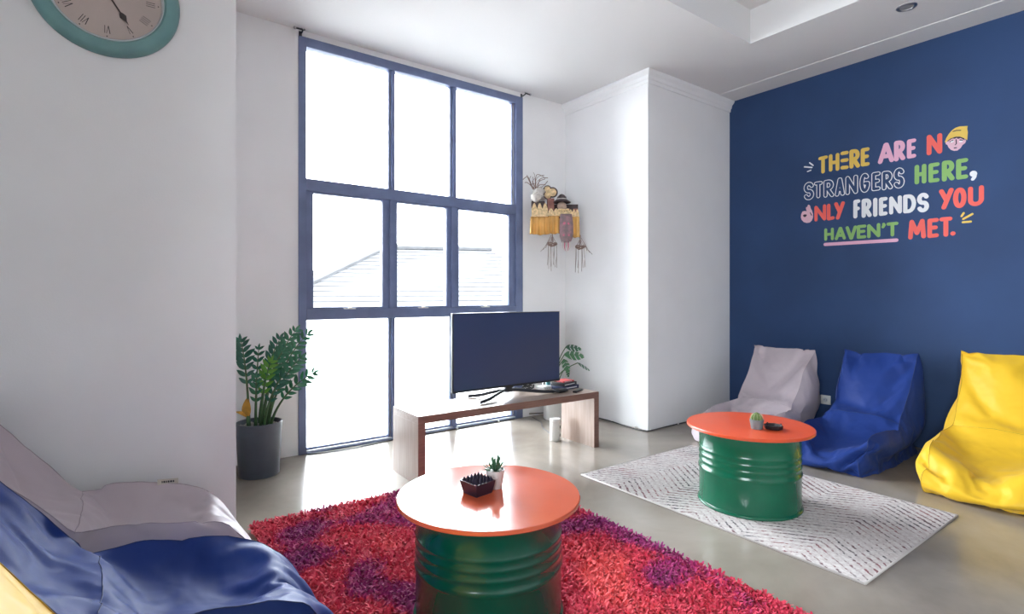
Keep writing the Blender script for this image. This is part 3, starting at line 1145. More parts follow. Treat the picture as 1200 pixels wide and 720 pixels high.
ZP = Vector((0.838, 4.11, 0))
zz = empty('potted_zz_plant', ZP)
tag(zz, 'leafy zz plant in a tall charcoal pot beside the clock wall end', 'potted plant')
PRH = 0.372
MB().lathe([(0, 0), (0.126, 0), (0.132, 0.006), (0.150, PRH - 0.012), (0.152, PRH - 0.004), (0.149, PRH), (0.140, PRH), (0.137, PRH - 0.03), (0, PRH - 0.03)], 64).build('pot', M_POT, zz, True, 45)
mb = MB()
rr = random.Random(3)
for i in range(110):
    a, r_ = rr.uniform(0, 2 * PI), 0.128 * math.sqrt(rr.random())
    s_ = rr.uniform(0.006, 0.013)
    bm = bmesh.new()
    bmesh.ops.create_icosphere(bm, subdivisions=1, radius=s_, matrix=Matrix.Translation((r_ * math.cos(a), r_ * math.sin(a), PRH - 0.026)) @ Matrix.Scale(0.7, 4, (0, 0, 1)))
    mb.bm(bm)
o = mb.build('pebbles', M_PEBBLE, zz, True)
o['kind'] = 'stuff'
ZL = [leaf_mesh('zz_leaf', 0.078, 0.031, m_, 0.25, 0.10) for m_ in (M_LEAF, M_LEAF_D, M_LEAF_B)]
# tip (world), base offset, bend, leaf pairs, mesh index, leaf scale
FR = [((0.700, 3.99, 0.955), (-0.07, -0.03), 0.04, 11, 1, 1.05), ((0.842, 4.14, 0.885), (-0.02, 0.02), 0.02, 8, 1, 0.72),
      ((0.890, 4.00, 0.800), (0.0, -0.04), 0.03, 8, 2, 0.95), ((1.095, 4.14, 1.005), (0.03, 0.03), 0.06, 12, 0, 1.0),
      ((1.150, 4.02, 0.985), (0.05, -0.01), 0.07, 12, 0, 0.95), ((1.085, 3.96, 0.820), (0.05, -0.04), 0.06, 9, 0, 1.1),
      ((1.180, 3.99, 0.700), (0.07, -0.03), 0.05, 9, 0, 0.9), ((1.000, 4.20, 0.945), (0.01, 0.05), 0.03, 11, 1, 1.0),
      ((0.800, 4.02, 0.700), (-0.03, -0.04), 0.03, 6, 0, 0.8), ((0.965, 3.99, 0.690), (0.02, -0.06), 0.04, 6, 1, 0.9),
      ((0.985, 4.08, 0.860), (0.02, 0.0), 0.03, 9, 0, 0.95)]
for tip, (ox, oy), bend, npair, mi, ls in FR:
    p0 = Vector((ox, oy, PRH - 0.03))
    p3 = Vector(tip) - ZP
    d = p3 - p0
    out = Vector((d.x, d.y, 0))
    p1 = p0 + Vector((0, 0, d.z * 0.40)) + out * 0.10
    p2 = p0 + Vector((0, 0, d.z * 0.80)) + out * 0.50
    bez = lambda t: p0 * (1 - t) ** 3 + p1 * 3 * t * (1 - t) ** 2 + p2 * 3 * t * t * (1 - t) + p3 * t ** 3
    pts = [bez(i / 14) for i in range(15)]
    fr = MB().tube(pts, [0.0105 - 0.0085 * i / 14 for i in range(15)], 8).build('frond', M_STEM, zz, True)
    out_n = out.normalized() if out.length > 0.02 else Vector((0, -1, 0))
    vw = Vector((-0.6, -0.8, 0.1))
    npair = max(5, int(npair * 0.78))
    for q in range(npair):
        t = 0.44 + 0.53 * q / (npair - 1)
        p = bez(t)
        tg = (bez(min(1, t + 0.03)) - bez(t - 0.03)).normalized()
        side = tg.cross(vw).normalized()
        for s_ in (-1, 1):
            dl = (tg * 0.75 + side * s_ * 0.9 + Vector((rr.uniform(-.15, .15), rr.uniform(-.15, .15), rr.uniform(-.05, .15))))
            upv = vw.lerp(Vector((0, 0, 1)), 0.35) + side * s_ * 0.25
            sz = ls * (0.70 + 0.45 * math.sin(PI * (q + 0.6) / npair)) * rr.uniform(0.9, 1.08)
            put_leaf(ZL[mi], fr, p, dl, upv, sz)
    put_leaf(ZL[mi], fr, bez(0.99), (bez(1) - bez(0.95)), vw, ls * 0.7)
yl = leaf_mesh('yellow_leaf', 0.16, 0.075, M_LEAF_Y, 0.35, 0.3)
put_leaf(yl, zz, Vector((-0.085, -0.06, PRH + 0.05)), Vector((-0.15, -0.1, 1)), Vector((-0.6, -0.8, 0)), 0.85, 'dead_leaf')
put_leaf(yl, zz, Vector((-0.085, -0.06, PRH + 0.05)), Vector((-0.5, -0.1, 0.5)), Vector((-0.3, -0.5, 1)), 0.55, 'dead_leaf')
MB().tube([(-0.08, -0.055, PRH - 0.03), (-0.085, -0.06, PRH + 0.06)], 0.011, 8).build('stub', M_STEM, zz, True)

# monstera behind the television
MPL = Vector((3.665, 4.185, 0))
mon = empty('potted_monstera', MPL)
tag(mon, 'monstera with split leaves in a white pot behind the television', 'potted plant')
M_WPOT = mat('white_ceramic', (0.70, 0.69, 0.67), 0.4, var=0.03)
MB().lathe([(0, 0), (0.115, 0), (0.120, 0.005), (0.128, 0.30), (0.130, 0.335), (0.126, 0.34), (0.118, 0.338), (0.115, 0.31), (0, 0.31)], 56).build('pot', M_WPOT, mon, True, 45)
MB().lathe([(0.114, 0.312), (0.06, 0.32), (0, 0.318)], 24).build('soil', M_SOIL, mon, True)


def monstera_leaf(name, L_, W_, m_):
    """heart-shaped blade with deep side splits"""
    lobes = 4
    vs, fs = [], []

    def add(poly):
        n0 = len(vs)
        vs.extend(poly)
        fs.append(tuple(range(n0, n0 + len(poly))))

    def z_(x, y):
        return -0.35 * (x / L_) ** 2 * L_ * 0.5 - 0.30 * abs(y) ** 1.5 / W_ ** 0.5
    env = lambda t: W_ * 0.5 * (math.sin(PI * min(1, 0.18 + 0.82 * t) ** 0.9)) ** 0.7 if t < 1 else 0
    for s_ in (-1, 1):
        for i in range(lobes):
            t0, t1 = i / lobes, (i + 1) / lobes
            g = 0.16 / lobes
            a0, a1 = t0 * L_, t1 * L_
            w0, w1 = env(t0 + g), env(max(0.02, t1 - g))
            sh = 0.16 * L_ * (1 - t0 * 0.4)
            pts_ = [(a0, 0), (a0 + (0.0 if i == 0 else 0.01), s_ * W_ * 0.10), (a0 + g * L_ + sh * 0.6, s_ * w0 * 0.75), (a0 + g * L_ + sh, s_ * w0),
                    (a1 - g * L_ + sh * 0.95, s_ * max(w1, 0.004)), (a1 - g * L_ + sh * 0.5, s_ * max(w1, 0.004) * 0.6), (a1, s_ * W_ * 0.08 * (1 - t1)), (a1, 0)]
            pts_ = [(x_ if x_ < L_ * 1.06 else L_ * 1.06, y_) for x_, y_ in pts_]
            poly = [(x_, y_, z_(x_, y_)) for x_, y_ in pts_]
            add(poly if s_ > 0 else poly[::-1])
    me_ = bpy.data.meshes.new(name)
    me_.from_pydata(vs, [], fs)
    me_.materials.append(m_)
    return me_


ML = [monstera_leaf('monstera_leaf', 0.21, 0.13, mat('monstera_leaf_green', (0.055, 0.185, 0.075), 0.32, spec=0.6, var=0.25, var_scale=8)),
      monstera_leaf('monstera_leaf', 0.20, 0.10, mat('monstera_leaf_dark', (0.025, 0.115, 0.055), 0.3, spec=0.6, var=0.25, var_scale=8))]
for at, d, up, s_, mi in (((3.735, 4.10, 0.735), (0.55, -0.25, -0.02), (-0.2, -0.75, 0.6), 0.85, 1),
                          ((3.68, 4.06, 0.665), (0.6, -0.35, 0.02), (-0.3, -0.6, 0.7), 0.95, 0),
                          ((3.795, 3.99, 0.580), (0.6, -0.30, -0.28), (0.1, -0.55, 0.8), 0.75, 1),
                          ((3.66, 4.05, 0.62), (0.15, -0.25, -0.6), (-0.3, -0.9, 0.2), 0.65, 0),
                          ((3.70, 4.04, 0.53), (0.08, -0.1, -0.6), (-0.3, -0.9, 0.2), 0.45, 1),
                          ((3.60, 4.15, 0.74), (-0.55, -0.2, 0.2), (-0.2, -0.5, 0.8), 0.9, 0),
                          ((3.62, 4.20, 0.80), (0.3, 0.1, 0.45), (-0.4, -0.7, 0.4), 0.8, 1),
                          ((3.58, 4.05, 0.60), (-0.5, -0.3, 0.0), (-0.2, -0.5, 0.8), 0.8, 0)):
    p = Vector(at) - MPL
    st_ = MB().tube(catmull([(p.x * 0.1, p.y * 0.1, 0.31), (p.x * 0.35, p.y * 0.35, 0.31 + (p.z - 0.31) * 0.65), p], 6), 0.0045, 7).build('stem', M_STEM, mon, True)
    put_leaf(ML[mi], st_, p, Vector(d), Vector(up), s_)

# ------------------------------------------------------------------ things on the drum tables


def spike_tray(loc, rz, m, label, s=1.0):
    r_ = empty('spiked_ashtray', loc, rz)
    tag(r_, label, 'ashtray')
    a, b, h_ = 0.040 * s, 0.050 * s, 0.050 * s
    v = [(-a, -a, 0), (a, -a, 0), (a, a, 0), (-a, a, 0), (-b, -b, h_), (b, -b, h_), (b, b, h_), (-b, b, h_)]
    q = b - 0.004 * s
    v += [(-q, -q, h_), (q, -q, h_), (q, q, h_), (-q, q, h_), (-q, -q, h_ - 0.012 * s), (q, -q, h_ - 0.012 * s), (q, q, h_ - 0.012 * s), (-q, q, h_ - 0.012 * s)]
    f = [(3, 2, 1, 0)] + [(i, (i + 1) % 4, 4 + (i + 1) % 4, 4 + i) for i in range(4)] + [(4 + i, 4 + (i + 1) % 4, 8 + (i + 1) % 4, 8 + i) for i in range(4)] \
        + [(8 + i, 8 + (i + 1) % 4, 12 + (i + 1) % 4, 12 + i) for i in range(4)] + [(12, 13, 14, 15)]
    obj('bowl', v, f, m, r_)
    n_ = 5
    for i in range(n_):
        x0 = -q + 2 * q * i / n_
        x1 = -q + 2 * q * (i + 1) / n_
        xm = (x0 + x1) / 2
        mbx = MB()
        for j in range(n_):
            y0 = -q + 2 * q * j / n_
            y1 = -q + 2 * q * (j + 1) / n_
            ym = (y0 + y1) / 2
            zb, zt = h_ - 0.008 * s, h_ + 0.016 * s
            mbx.add([(x0, y0, zb), (x1, y0, zb), (x1, y1, zb), (x0, y1, zb), (xm, ym, zt)], [(0, 1, 4), (1, 2, 4), (2, 3, 4), (3, 0, 4)])
        mbx.build('spike_row', m, r_)
    return r_


M_DARKTRAY = mat('dark_plum_plastic', (0.020, 0.012, 0.026), 0.28, spec=0.6)
spike_tray((1.153, 1.776, Z1), math.radians(8), M_DARKTRAY, 'dark square spiked ashtray on the terracotta table')
sp1 = empty('potted_succulent', (1.240, 1.782, Z1))
tag(sp1, 'spiky little succulent in a white pot on the terracotta table', 'potted plant')
M_WP2 = mat('pale_pink_white_ceramic', (0.60, 0.55, 0.54), 0.4)
MB().lathe([(0, 0), (0.027, 0), (0.029, 0.002), (0.038, 0.070), (0.0385, 0.074), (0.035, 0.074), (0.034, 0.066), (0, 0.066)], 40).build('pot', M_WP2, sp1, True, 45)
M_AIR = mat('grey_green_succulent', (0.06, 0.16, 0.085), 0.5, var=0.3, var_scale=40)
rr = random.Random(9)
for i in range(44):
    a = rr.uniform(0, 2 * PI)
    tilt = rr.uniform(0.1, 1.35)
    l_ = rr.uniform(0.045, 0.070)
    p0 = Vector((0.006 * math.cos(a), 0.006 * math.sin(a), 0.066))
    d1 = Vector((math.sin(tilt) * math.cos(a), math.sin(tilt) * math.sin(a), math.cos(tilt)))
    MB().tube([p0, p0 + d1 * l_ * 0.5, p0 + d1 * l_ * 0.85 + Vector((0, 0, 0.004)), p0 + d1 * l_ + Vector((0, 0, 0.008 - 0.01 * tilt))], [0.0026, 0.0024, 0.0018, 0.0005], 5).build('leaf', M_AIR, sp1, True)
for a in (0.6, 2.4, 3.6, 5.0):
    MB().tube([(0.015 * math.cos(a), 0.015 * math.sin(a), 0.068), (0.030 * math.cos(a), 0.030 * math.sin(a), 0.078)], [0.004, 0.006], 8).build('flower_bud', M_WHITEPL, sp1, True)

cp = empty('potted_cactus', (3.022, 1.672, Z2))
tag(cp, 'ribbed little cactus in a grey-blue pot on the orange table', 'potted plant')
M_GB = mat('grey_blue_ceramic', (0.19, 0.26, 0.28), 0.4, var=0.1, var_scale=30)
MB().lathe([(0, 0), (0.029, 0), (0.031, 0.002), (0.039, 0.052), (0.0395, 0.056), (0.036, 0.056), (0.035, 0.048), (0, 0.048)], 32).build('pot', M_GB, cp, True, 45)
M_CACT = mat('olive_cactus', (0.14, 0.22, 0.06), 0.6)
M_SPINE = mat('cactus_spine', (0.62, 0.60, 0.42), 0.7)
vs, fs = [], []
nr, na = 9, 40
for i in range(nr + 1):
    t = i / nr
    rb = 0.027 * math.sin(PI * (0.25 + 0.75 * t)) ** 0.6 if t < 1 else 0.001
    for k in range(na):
        a = 2 * PI * k / na
        r_ = rb * (1 + 0.16 * math.cos(10 * a))
        vs.append((r_ * math.cos(a), r_ * math.sin(a), 0.044 + 0.052 * t))
for i in range(nr):
    for k in range(na):
        fs.append((i * na + k, i * na + (k + 1) % na, (i + 1) * na + (k + 1) % na, (i + 1) * na + k))
obj('cactus', vs, fs, M_CACT, cp, True)
mb = MB()
for k in range(10):
    a = 2 * PI * k / 10
    for i in range(1, 8):
        t = i / nr
        r_ = 0.027 * math.sin(PI * (0.25 + 0.75 * t)) ** 0.6 * 1.17
        p = Vector((r_ * math.cos(a), r_ * math.sin(a), 0.044 + 0.052 * t))
        o_ = Vector((math.cos(a), math.sin(a), 0.4)) * 0.007
        mb.tube([p, p + o_], [0.0016, 0.0004], 4)
mb.build('spines', M_SPINE, cp)
spike = empty('dark_ashtray', (3.095, 1.612, Z2), 0.35)
tag(spike, 'low dark ashtray next to the cactus on the orange table', 'ashtray')
MB().lathe([(0, 0), (0.044, 0), (0.050, 0.004), (0.053, 0.022), (0.050, 0.024), (0.046, 0.020), (0.040, 0.008), (0, 0.007)], 8).build('bowl', M_BLACK, spike, True, 30)
for k in range(4):
    a = PI / 4 + k * PI / 2
    MB().box((-0.006, -0.004, 0), (0.006, 0.004, 0.005), 0.001).build('rest_notch', M_BLACKMET, spike)
    spike.children[-1].location = (0.051 * math.cos(a), 0.051 * math.sin(a), 0.0225)

# ------------------------------------------------------------------ wall clock
CR = 0.0929 * (CY - 0.03)
ck = empty('wall_clock', (-0.0046 * CY, CY, 1.25 + 0.4514 * (CY - 0.02)))
tag(ck, 'round wall clock with a wide teal rim and roman numerals', 'clock')
M_TEALR = mat('teal_enamel', (0.16, 0.335, 0.335), 0.33, var=0.08, var_scale=8)
M_CREAM = mat('aged_cream_dial', (0.52, 0.43, 0.39), 0.6, var=0.06, var_scale=4)
M_LIP = mat('pale_metal_lip', (0.62, 0.66, 0.68), 0.3, metal=0.2)
M_INK = mat('brown_ink', (0.06, 0.05, 0.05), 0.7)


def lathe_y(prof, nm, m_, parent, n_=96, ang=40):
    """lathe about the clock axis; prof (r, out) with out pointing away from the wall (-Y)"""
    mb_ = MB().lathe(prof, n_)
    mb_.v = [(x, -z, y) for x, y, z in mb_.v]
    return mb_.build(nm, m_, parent, True, ang)


lathe_y([(CR * 0.74, 0.012), (CR * 0.77, 0.034), (CR * 0.80, 0.044), (CR * 0.90, 0.042), (CR * 0.97, 0.030), (CR, 0.014), (CR, 0.0005)], 'rim', M_TEALR, ck)
lathe_y([(CR * 0.735, 0.012), (CR * 0.74, 0.030), (CR * 0.76, 0.036), (CR * 0.772, 0.034)], 'inner_lip', M_LIP, ck)
lathe_y([(0, 0.013), (CR * 0.75, 0.013), (CR * 0.75, 0.001)], 'dial', M_CREAM, ck)
NUM = ['XII', 'I', 'II', 'III', 'IIII', 'V', 'VI', 'VII', 'VIII', 'IX', 'X', 'XI']
for h_ in range(12):
    a = PI / 2 - h_ * PI / 6
    rad = Vector((math.cos(a), math.sin(a)))
    tan = Vector((math.sin(a), -math.cos(a)))
    s_ = NUM[h_]
    wd_ = {'I': 0.55, 'V': 1.0, 'X': 1.0}
    tot = sum(wd_[c] for c in s_)
    x = -tot / 2
    mb = MB()
    U = CR * 0.058

    def seg(p, q, w):
        p, q = Vector(p), Vector(q)
        d_ = (q - p).normalized()
        nn = Vector((-d_.y, d_.x)) * w
        mb.add([(v_.x, -0.0137, v_.y) for v_ in (p + nn, p - nn, q - nn, q + nn)], [(0, 1, 2, 3)])

    def pt(u, r_):
        return tuple(rad * (CR * (0.52 + 0.125 * r_)) + tan * (u * U))
    for c in s_:
        w_ = wd_[c]
        if c == 'I':
            seg(pt(x + w_ / 2, 0), pt(x + w_ / 2, 1), CR * 0.0045)
        elif c == 'V':
            seg(pt(x + w_ / 2, 0), pt(x + 0.1, 1), CR * 0.006)
            seg(pt(x + w_ / 2, 0), pt(x + w_ - 0.1, 1), CR * 0.0035)
        else:
            seg(pt(x + 0.1, 0), pt(x + w_ - 0.1, 1), CR * 0.0035)
            seg(pt(x + w_ - 0.1, 0), pt(x + 0.1, 1), CR * 0.006)
        x += w_
    mb.build('numeral', M_INK, ck)
    c_ = rad * CR * 0.69
    MB().add([(c_.x + CR * 0.010 * math.cos(t_), -0.0137, c_.y + CR * 0.010 * math.sin(t_)) for t_ in np.linspace(0, 2 * PI, 12, endpoint=False)], [tuple(range(12))]).build('hour_dot', M_INK, ck)


def hand(nm, hour_angle, L_, y):
    a = PI / 2 - hour_angle
    d_ = Vector((math.cos(a), math.sin(a)))
    n_ = Vector((-d_.y, d_.x))
    prof_ = [(-0.12, 0.012), (0.0, 0.012), (0.60, 0.010), (0.66, 0.030), (0.74, 0.045), (0.82, 0.026), (0.88, 0.010), (1.0, 0.001)]
    L1 = [d_ * L_ * t + n_ * w * CR * 1.1 for t, w in prof_]
    L2 = [d_ * L_ * t - n_ * w * CR * 1.1 for t, w in prof_]
    m_ = len(prof_)
    vs_ = [(p.x, -y, p.y) for p in L1] + [(p.x, -y, p.y) for p in L2] + [(p.x, -y - 0.0015, p.y) for p in L1] + [(p.x, -y - 0.0015, p.y) for p in L2]
    fs_ = []
    for i in range(m_ - 1):
        fs_ += [(i, i + 1, m_ + i + 1, m_ + i), (2 * m_ + i, 3 * m_ + i, 3 * m_ + i + 1, 2 * m_ + i + 1), (i, 2 * m_ + i, 2 * m_ + i + 1, i + 1), (m_ + i, m_ + i + 1, 3 * m_ + i + 1, 3 * m_ + i)]
    obj(nm, vs_, fs_, M_INK, ck)


hand('hour_hand', math.radians(147), CR * 0.52, 0.018)
hand('minute_hand', math.radians(330), CR * 0.66, 0.021)
lathe_y([(0, 0.026), (CR * 0.025, 0.025), (CR * 0.03, 0.016)], 'hand_boss', M_INK, ck, 24)

# ------------------------------------------------------------------ ceiling downlight, socket, curtain brackets
dl = empty('downlight', (4.645, 1.435, H))
tag(dl, 'small round recessed ceiling downlight, switched off', 'light')
MB().lathe([(0.045, -0.001), (0.048, -0.006), (0.058, -0.007), (0.063, -0.003), (0.064, 0.0)], 48).build('bezel', M_CHROME, dl, True, 60)
MB().lathe([(0.046, -0.004), (0.036, 0.022), (0.034, 0.024)], 40).build('reflector', M_CHROME, dl, True)
MB().lathe([(0.0, -0.0025), (0.024, -0.0022), (0.036, -0.001), (0.046, -0.0005)], 32).build('lens', mat('frosted_lens', (0.33, 0.33, 0.34), 0.3), dl, True)

so = empty('wall_socket', (BX, 2.30, 0.285))
tag(so, 'white wall socket on the navy wall between mauve and blue bean bags', 'socket')
MB().box((-0.010, -0.044, -0.042), (0, 0.044, 0.042), 0.004).build('plate', M_WHITEPL, so, True, 40)
o = MB().lathe([(0, 0.0), (0.018, 0.0), (0.020, 0.002)], 24)
o.v = [(-z - 0.0102, x, y) for x, y, z in o.v]
o.build('recess', M_FRAME_LT, so)
for y in (-0.009, 0.009):
    MB().box((-0.0112, y - 0.003, -0.003), (-0.0102, y + 0.003, 0.003)).build('pin_hole', M_BLACK, so)

for (x, y, z, s_, lab) in ((1.20, WY, 3.318, -1, 'dark metal curtain rod bracket at the left top corner of the window'), (3.405, WY, 3.318, 1, 'dark metal curtain rod bracket at the right top corner of the window')):
    b_ = empty('curtain_bracket', (x, y, z))
    tag(b_, lab, 'bracket', 'curtain rod brackets')
    MB().box((-0.012, -0.004, -0.03), (0.012, 0.0, 0.03), 0.001).build('wall_plate', M_BLACKMET, b_)
    MB().tube([(0, -0.002, 0.0), (0.0, -0.05, 0.004), (0.0, -0.075, 0.012)], 0.006, 8).build('arm', M_BLACKMET, b_, True)
    MB().tube([(-0.012, -0.075, 0.022), (-0.012, -0.085, 0.010), (0, -0.088, 0.006), (0.012, -0.085, 0.010), (0.012, -0.075, 0.022)], 0.004, 6).build('cradle', M_BLACKMET, b_, True)
    MB().tube([(0.0, -0.075, 0.014), (s_ * 0.055, -0.072, 0.014)], 0.007, 8).build('rod_stub', M_BLACKMET, b_, True)
    bm = bmesh.new()
    bmesh.ops.create_uvsphere(bm, u_segments=12, v_segments=8, radius=0.012, matrix=Matrix.Translation((s_ * 0.060, -0.072, 0.014)))
    MB().bm(bm).build('finial', M_CHROME, b_, True)

# ------------------------------------------------------------------ leads along the skirting
M_CORD = mat('grey_cord', (0.05, 0.05, 0.055), 0.5)


def cord(pts, label, r_=0.005, clips=()):
    c_ = empty('floor_cable', pts[0])
    tag(c_, label, 'cable')
    o0 = Vector(pts[0])
    MB().tube([p - o0 for p in catmull(pts, 8)], r_, 6).build('cord', M_CORD, c_, True)
    for p in clips:
        q = Vector(p) - o0
        MB().box((q.x - 0.010, q.y - 0.010, q.z - 0.004), (q.x + 0.010, q.y + 0.010, q.z + 0.010), 0.003).build('clip', M_WHITEPL, c_)


cord([(1.25, 4.385, 0.006), (1.42, 4.34, 0.006), (1.62, 4.335, 0.006), (1.85, 4.37, 0.006), (2.1, 4.385, 0.006), (2.6, 4.39, 0.006), (3.3, 4.395, 0.006)],
     'grey cable lying along the foot of the window', clips=((2.2, 4.388, 0.006), (2.62, 4.392, 0.006), (3.1, 4.394, 0.006)))
cord([(3.50, 4.403, 0.03), (3.75, 4.403, 0.012), (4.005, 4.39, 0.008), (4.008, 4.1, 0.008), (4.006, 3.75, 0.008), (3.97, 3.5, 0.006), (3.965, 3.3, 0.006), (4.03, 3.255, 0.006), (4.3, 3.263, 0.006), (4.7, 3.266, 0.006), (5.05, 3.266, 0.006)],
     'dark cable clipped around the foot of the pillar', clips=((4.010, 3.95, 0.008), (4.010, 3.72, 0.008), (4.012, 3.42, 0.008), (4.45, 3.268, 0.006), (4.04, 3.266, 0.006)))
cord([(3.50, 4.36, 0.006), (3.42, 4.12, 0.006), (3.30, 3.95, 0.006), (3.20, 3.72, 0.006), (3.155, 3.60, 0.006)], 'thin cable running across the floor to the white canister', 0.0035)

# ------------------------------------------------------------------ painted lettering on the navy wall
LETTERS = [
    ('T', 'yellow', [[2.367, 2.414], [2.282, 2.406], [2.282, 2.577], [2.367, 2.571]]),
    ('H', 'yellow', [[2.274, 2.417], [2.183, 2.411], [2.183, 2.576], [2.274, 2.578]]),
    ('e', 'yellow', [[2.174, 2.418], [2.105, 2.412], [2.105, 2.579], [2.174, 2.581]]),
    ('R', 'yellow', [[2.099, 2.411], [2.012, 2.408], [2.012, 2.578], [2.099, 2.583]]),
    ('E', 'yellow', [[2.007, 2.412], [1.936, 2.41], [1.936, 2.574], [2.007, 2.575]]),
    ('A', 'pink', [[1.873, 2.407], [1.75, 2.407], [1.75, 2.575], [1.873, 2.588]]),
    ('R', 'pink', [[1.752, 2.405], [1.669, 2.407], [1.669, 2.574], [1.752, 2.582]]),
    ('E', 'pink', [[1.659, 2.41], [1.593, 2.411], [1.593, 2.57], [1.659, 2.572]]),
    ('N', 'coral', [[1.522, 2.41], [1.418, 2.407], [1.418, 2.572], [1.522, 2.578]]),
    ('S', 'outline', [[2.504, 2.179], [2.402, 2.176], [2.402, 2.351], [2.504, 2.356]]),
    ('T', 'outline', [[2.406, 2.185], [2.327, 2.182], [2.327, 2.342], [2.406, 2.344]]),
    ('R', 'outline', [[2.321, 2.181], [2.227, 2.175], [2.227, 2.345], [2.321, 2.345]]),
    ('A', 'outline', [[2.222, 2.174], [2.136, 2.177], [2.136, 2.344], [2.222, 2.348]]),
    ('N', 'outline', [[2.133, 2.176], [2.028, 2.176], [2.028, 2.348], [2.133, 2.348]]),
    ('G', 'outline', [[2.017, 2.178], [1.933, 2.172], [1.933, 2.349], [2.017, 2.353]]),
    ('E', 'outline', [[1.923, 2.178], [1.851, 2.178], [1.851, 2.345], [1.923, 2.344]]),
    ('R', 'outline', [[1.844, 2.173], [1.759, 2.175], [1.759, 2.337], [1.844, 2.34]]),
    ('S', 'outline', [[1.758, 2.171], [1.672, 2.171], [1.672, 2.348], [1.758, 2.35]]),
    ('H', 'green', [[1.605, 2.185], [1.523, 2.184], [1.523, 2.345], [1.605, 2.347]]),
    ('E', 'green', [[1.51, 2.183], [1.435, 2.181], [1.435, 2.341], [1.51, 2.341]]),
    ('R', 'green', [[1.421, 2.177], [1.338, 2.178], [1.338, 2.341], [1.421, 2.344]]),
    ('E', 'green', [[1.33, 2.177], [1.254, 2.177], [1.254, 2.338], [1.33, 2.339]]),
    ('N', 'coral', [[2.403, 1.965], [2.297, 1.967], [2.297, 2.119], [2.403, 2.114]]),
    ('L', 'coral', [[2.291, 1.961], [2.223, 1.969], [2.223, 2.119], [2.291, 2.118]]),
    ('Y', 'coral', [[2.228, 1.961], [2.136, 1.963], [2.136, 2.124], [2.228, 2.124]]),
    ('F', 'white', [[2.067, 1.955], [2.01, 1.956], [2.01, 2.125], [2.067, 2.122]]),
    ('R', 'white', [[2.0, 1.952], [1.92, 1.956], [1.92, 2.122], [2.0, 2.122]]),
    ('I', 'white', [[1.906, 1.951], [1.88, 1.952], [1.88, 2.117], [1.906, 2.118]]),
    ('E', 'white', [[1.865, 1.953], [1.799, 1.957], [1.799, 2.114], [1.865, 2.114]]),
    ('N', 'white', [[1.788, 1.957], [1.694, 1.958], [1.694, 2.111], [1.788, 2.111]]),
    ('D', 'white', [[1.686, 1.954], [1.594, 1.953], [1.594, 2.11], [1.686, 2.111]]),
    ('S', 'white', [[1.59, 1.947], [1.503, 1.946], [1.503, 2.109], [1.59, 2.108]]),
    ('Y', 'coral', [[1.44, 1.952], [1.344, 1.953], [1.344, 2.12], [1.44, 2.117]]),
    ('O', 'coral', [[1.349, 1.949], [1.264, 1.952], [1.264, 2.111], [1.349, 2.114]]),
    ('U', 'coral', [[1.256, 1.952], [1.159, 1.955], [1.159, 2.109], [1.256, 2.108]]),
    ('H', 'green', [[2.314, 1.775], [2.23, 1.776], [2.23, 1.892], [2.314, 1.891]]),
    ('A', 'green', [[2.222, 1.773], [2.128, 1.773], [2.128, 1.891], [2.222, 1.893]]),
    ('V', 'green', [[2.131, 1.767], [2.037, 1.767], [2.037, 1.892], [2.131, 1.892]]),
    ('E', 'green', [[2.039, 1.769], [1.962, 1.771], [1.962, 1.892], [2.039, 1.892]]),
    ('N', 'green', [[1.956, 1.768], [1.854, 1.77], [1.854, 1.894], [1.956, 1.891]]),
    ('T', 'green', [[1.808, 1.768], [1.719, 1.767], [1.719, 1.89], [1.808, 1.89]]),
    ('M', 'coral', [[1.65, 1.73], [1.526, 1.733], [1.526, 1.893], [1.65, 1.894]]),
    ('E', 'coral', [[1.517, 1.73], [1.44, 1.735], [1.44, 1.889], [1.517, 1.889]]),
    ('T', 'coral', [[1.437, 1.732], [1.352, 1.732], [1.352, 1.89], [1.437, 1.89]]),
]
MARKS = [
    ('white', 0.0062, [[2.446, 2.535], [2.414, 2.504]]),
    ('white', 0.0065, [[2.494, 2.506], [2.425, 2.486]]),
    ('white', 0.0052, [[2.466, 2.455], [2.435, 2.462]]),
    ('yellow', 0.0075, [[1.295, 1.885], [1.282, 1.908]]),
    ('yellow', 0.008, [[1.284, 1.862], [1.229, 1.894]]),
    ('yellow', 0.008, [[1.287, 1.836], [1.239, 1.836]]),
    ('pink', 0.015, [[2.306, 1.741], [1.734, 1.733]]),
    ('coral', 0.017, [[1.35, 1.754], [1.349, 1.754]]),
    ('green', 0.012, [[1.829, 1.88], [1.825, 1.871], [1.834, 1.856]]),
    ('white', 0.022, [[1.224, 2.208], [1.221, 2.204]]),
    ('white', 0.012, [[1.214, 2.196], [1.216, 2.18], [1.226, 2.165]]),
]
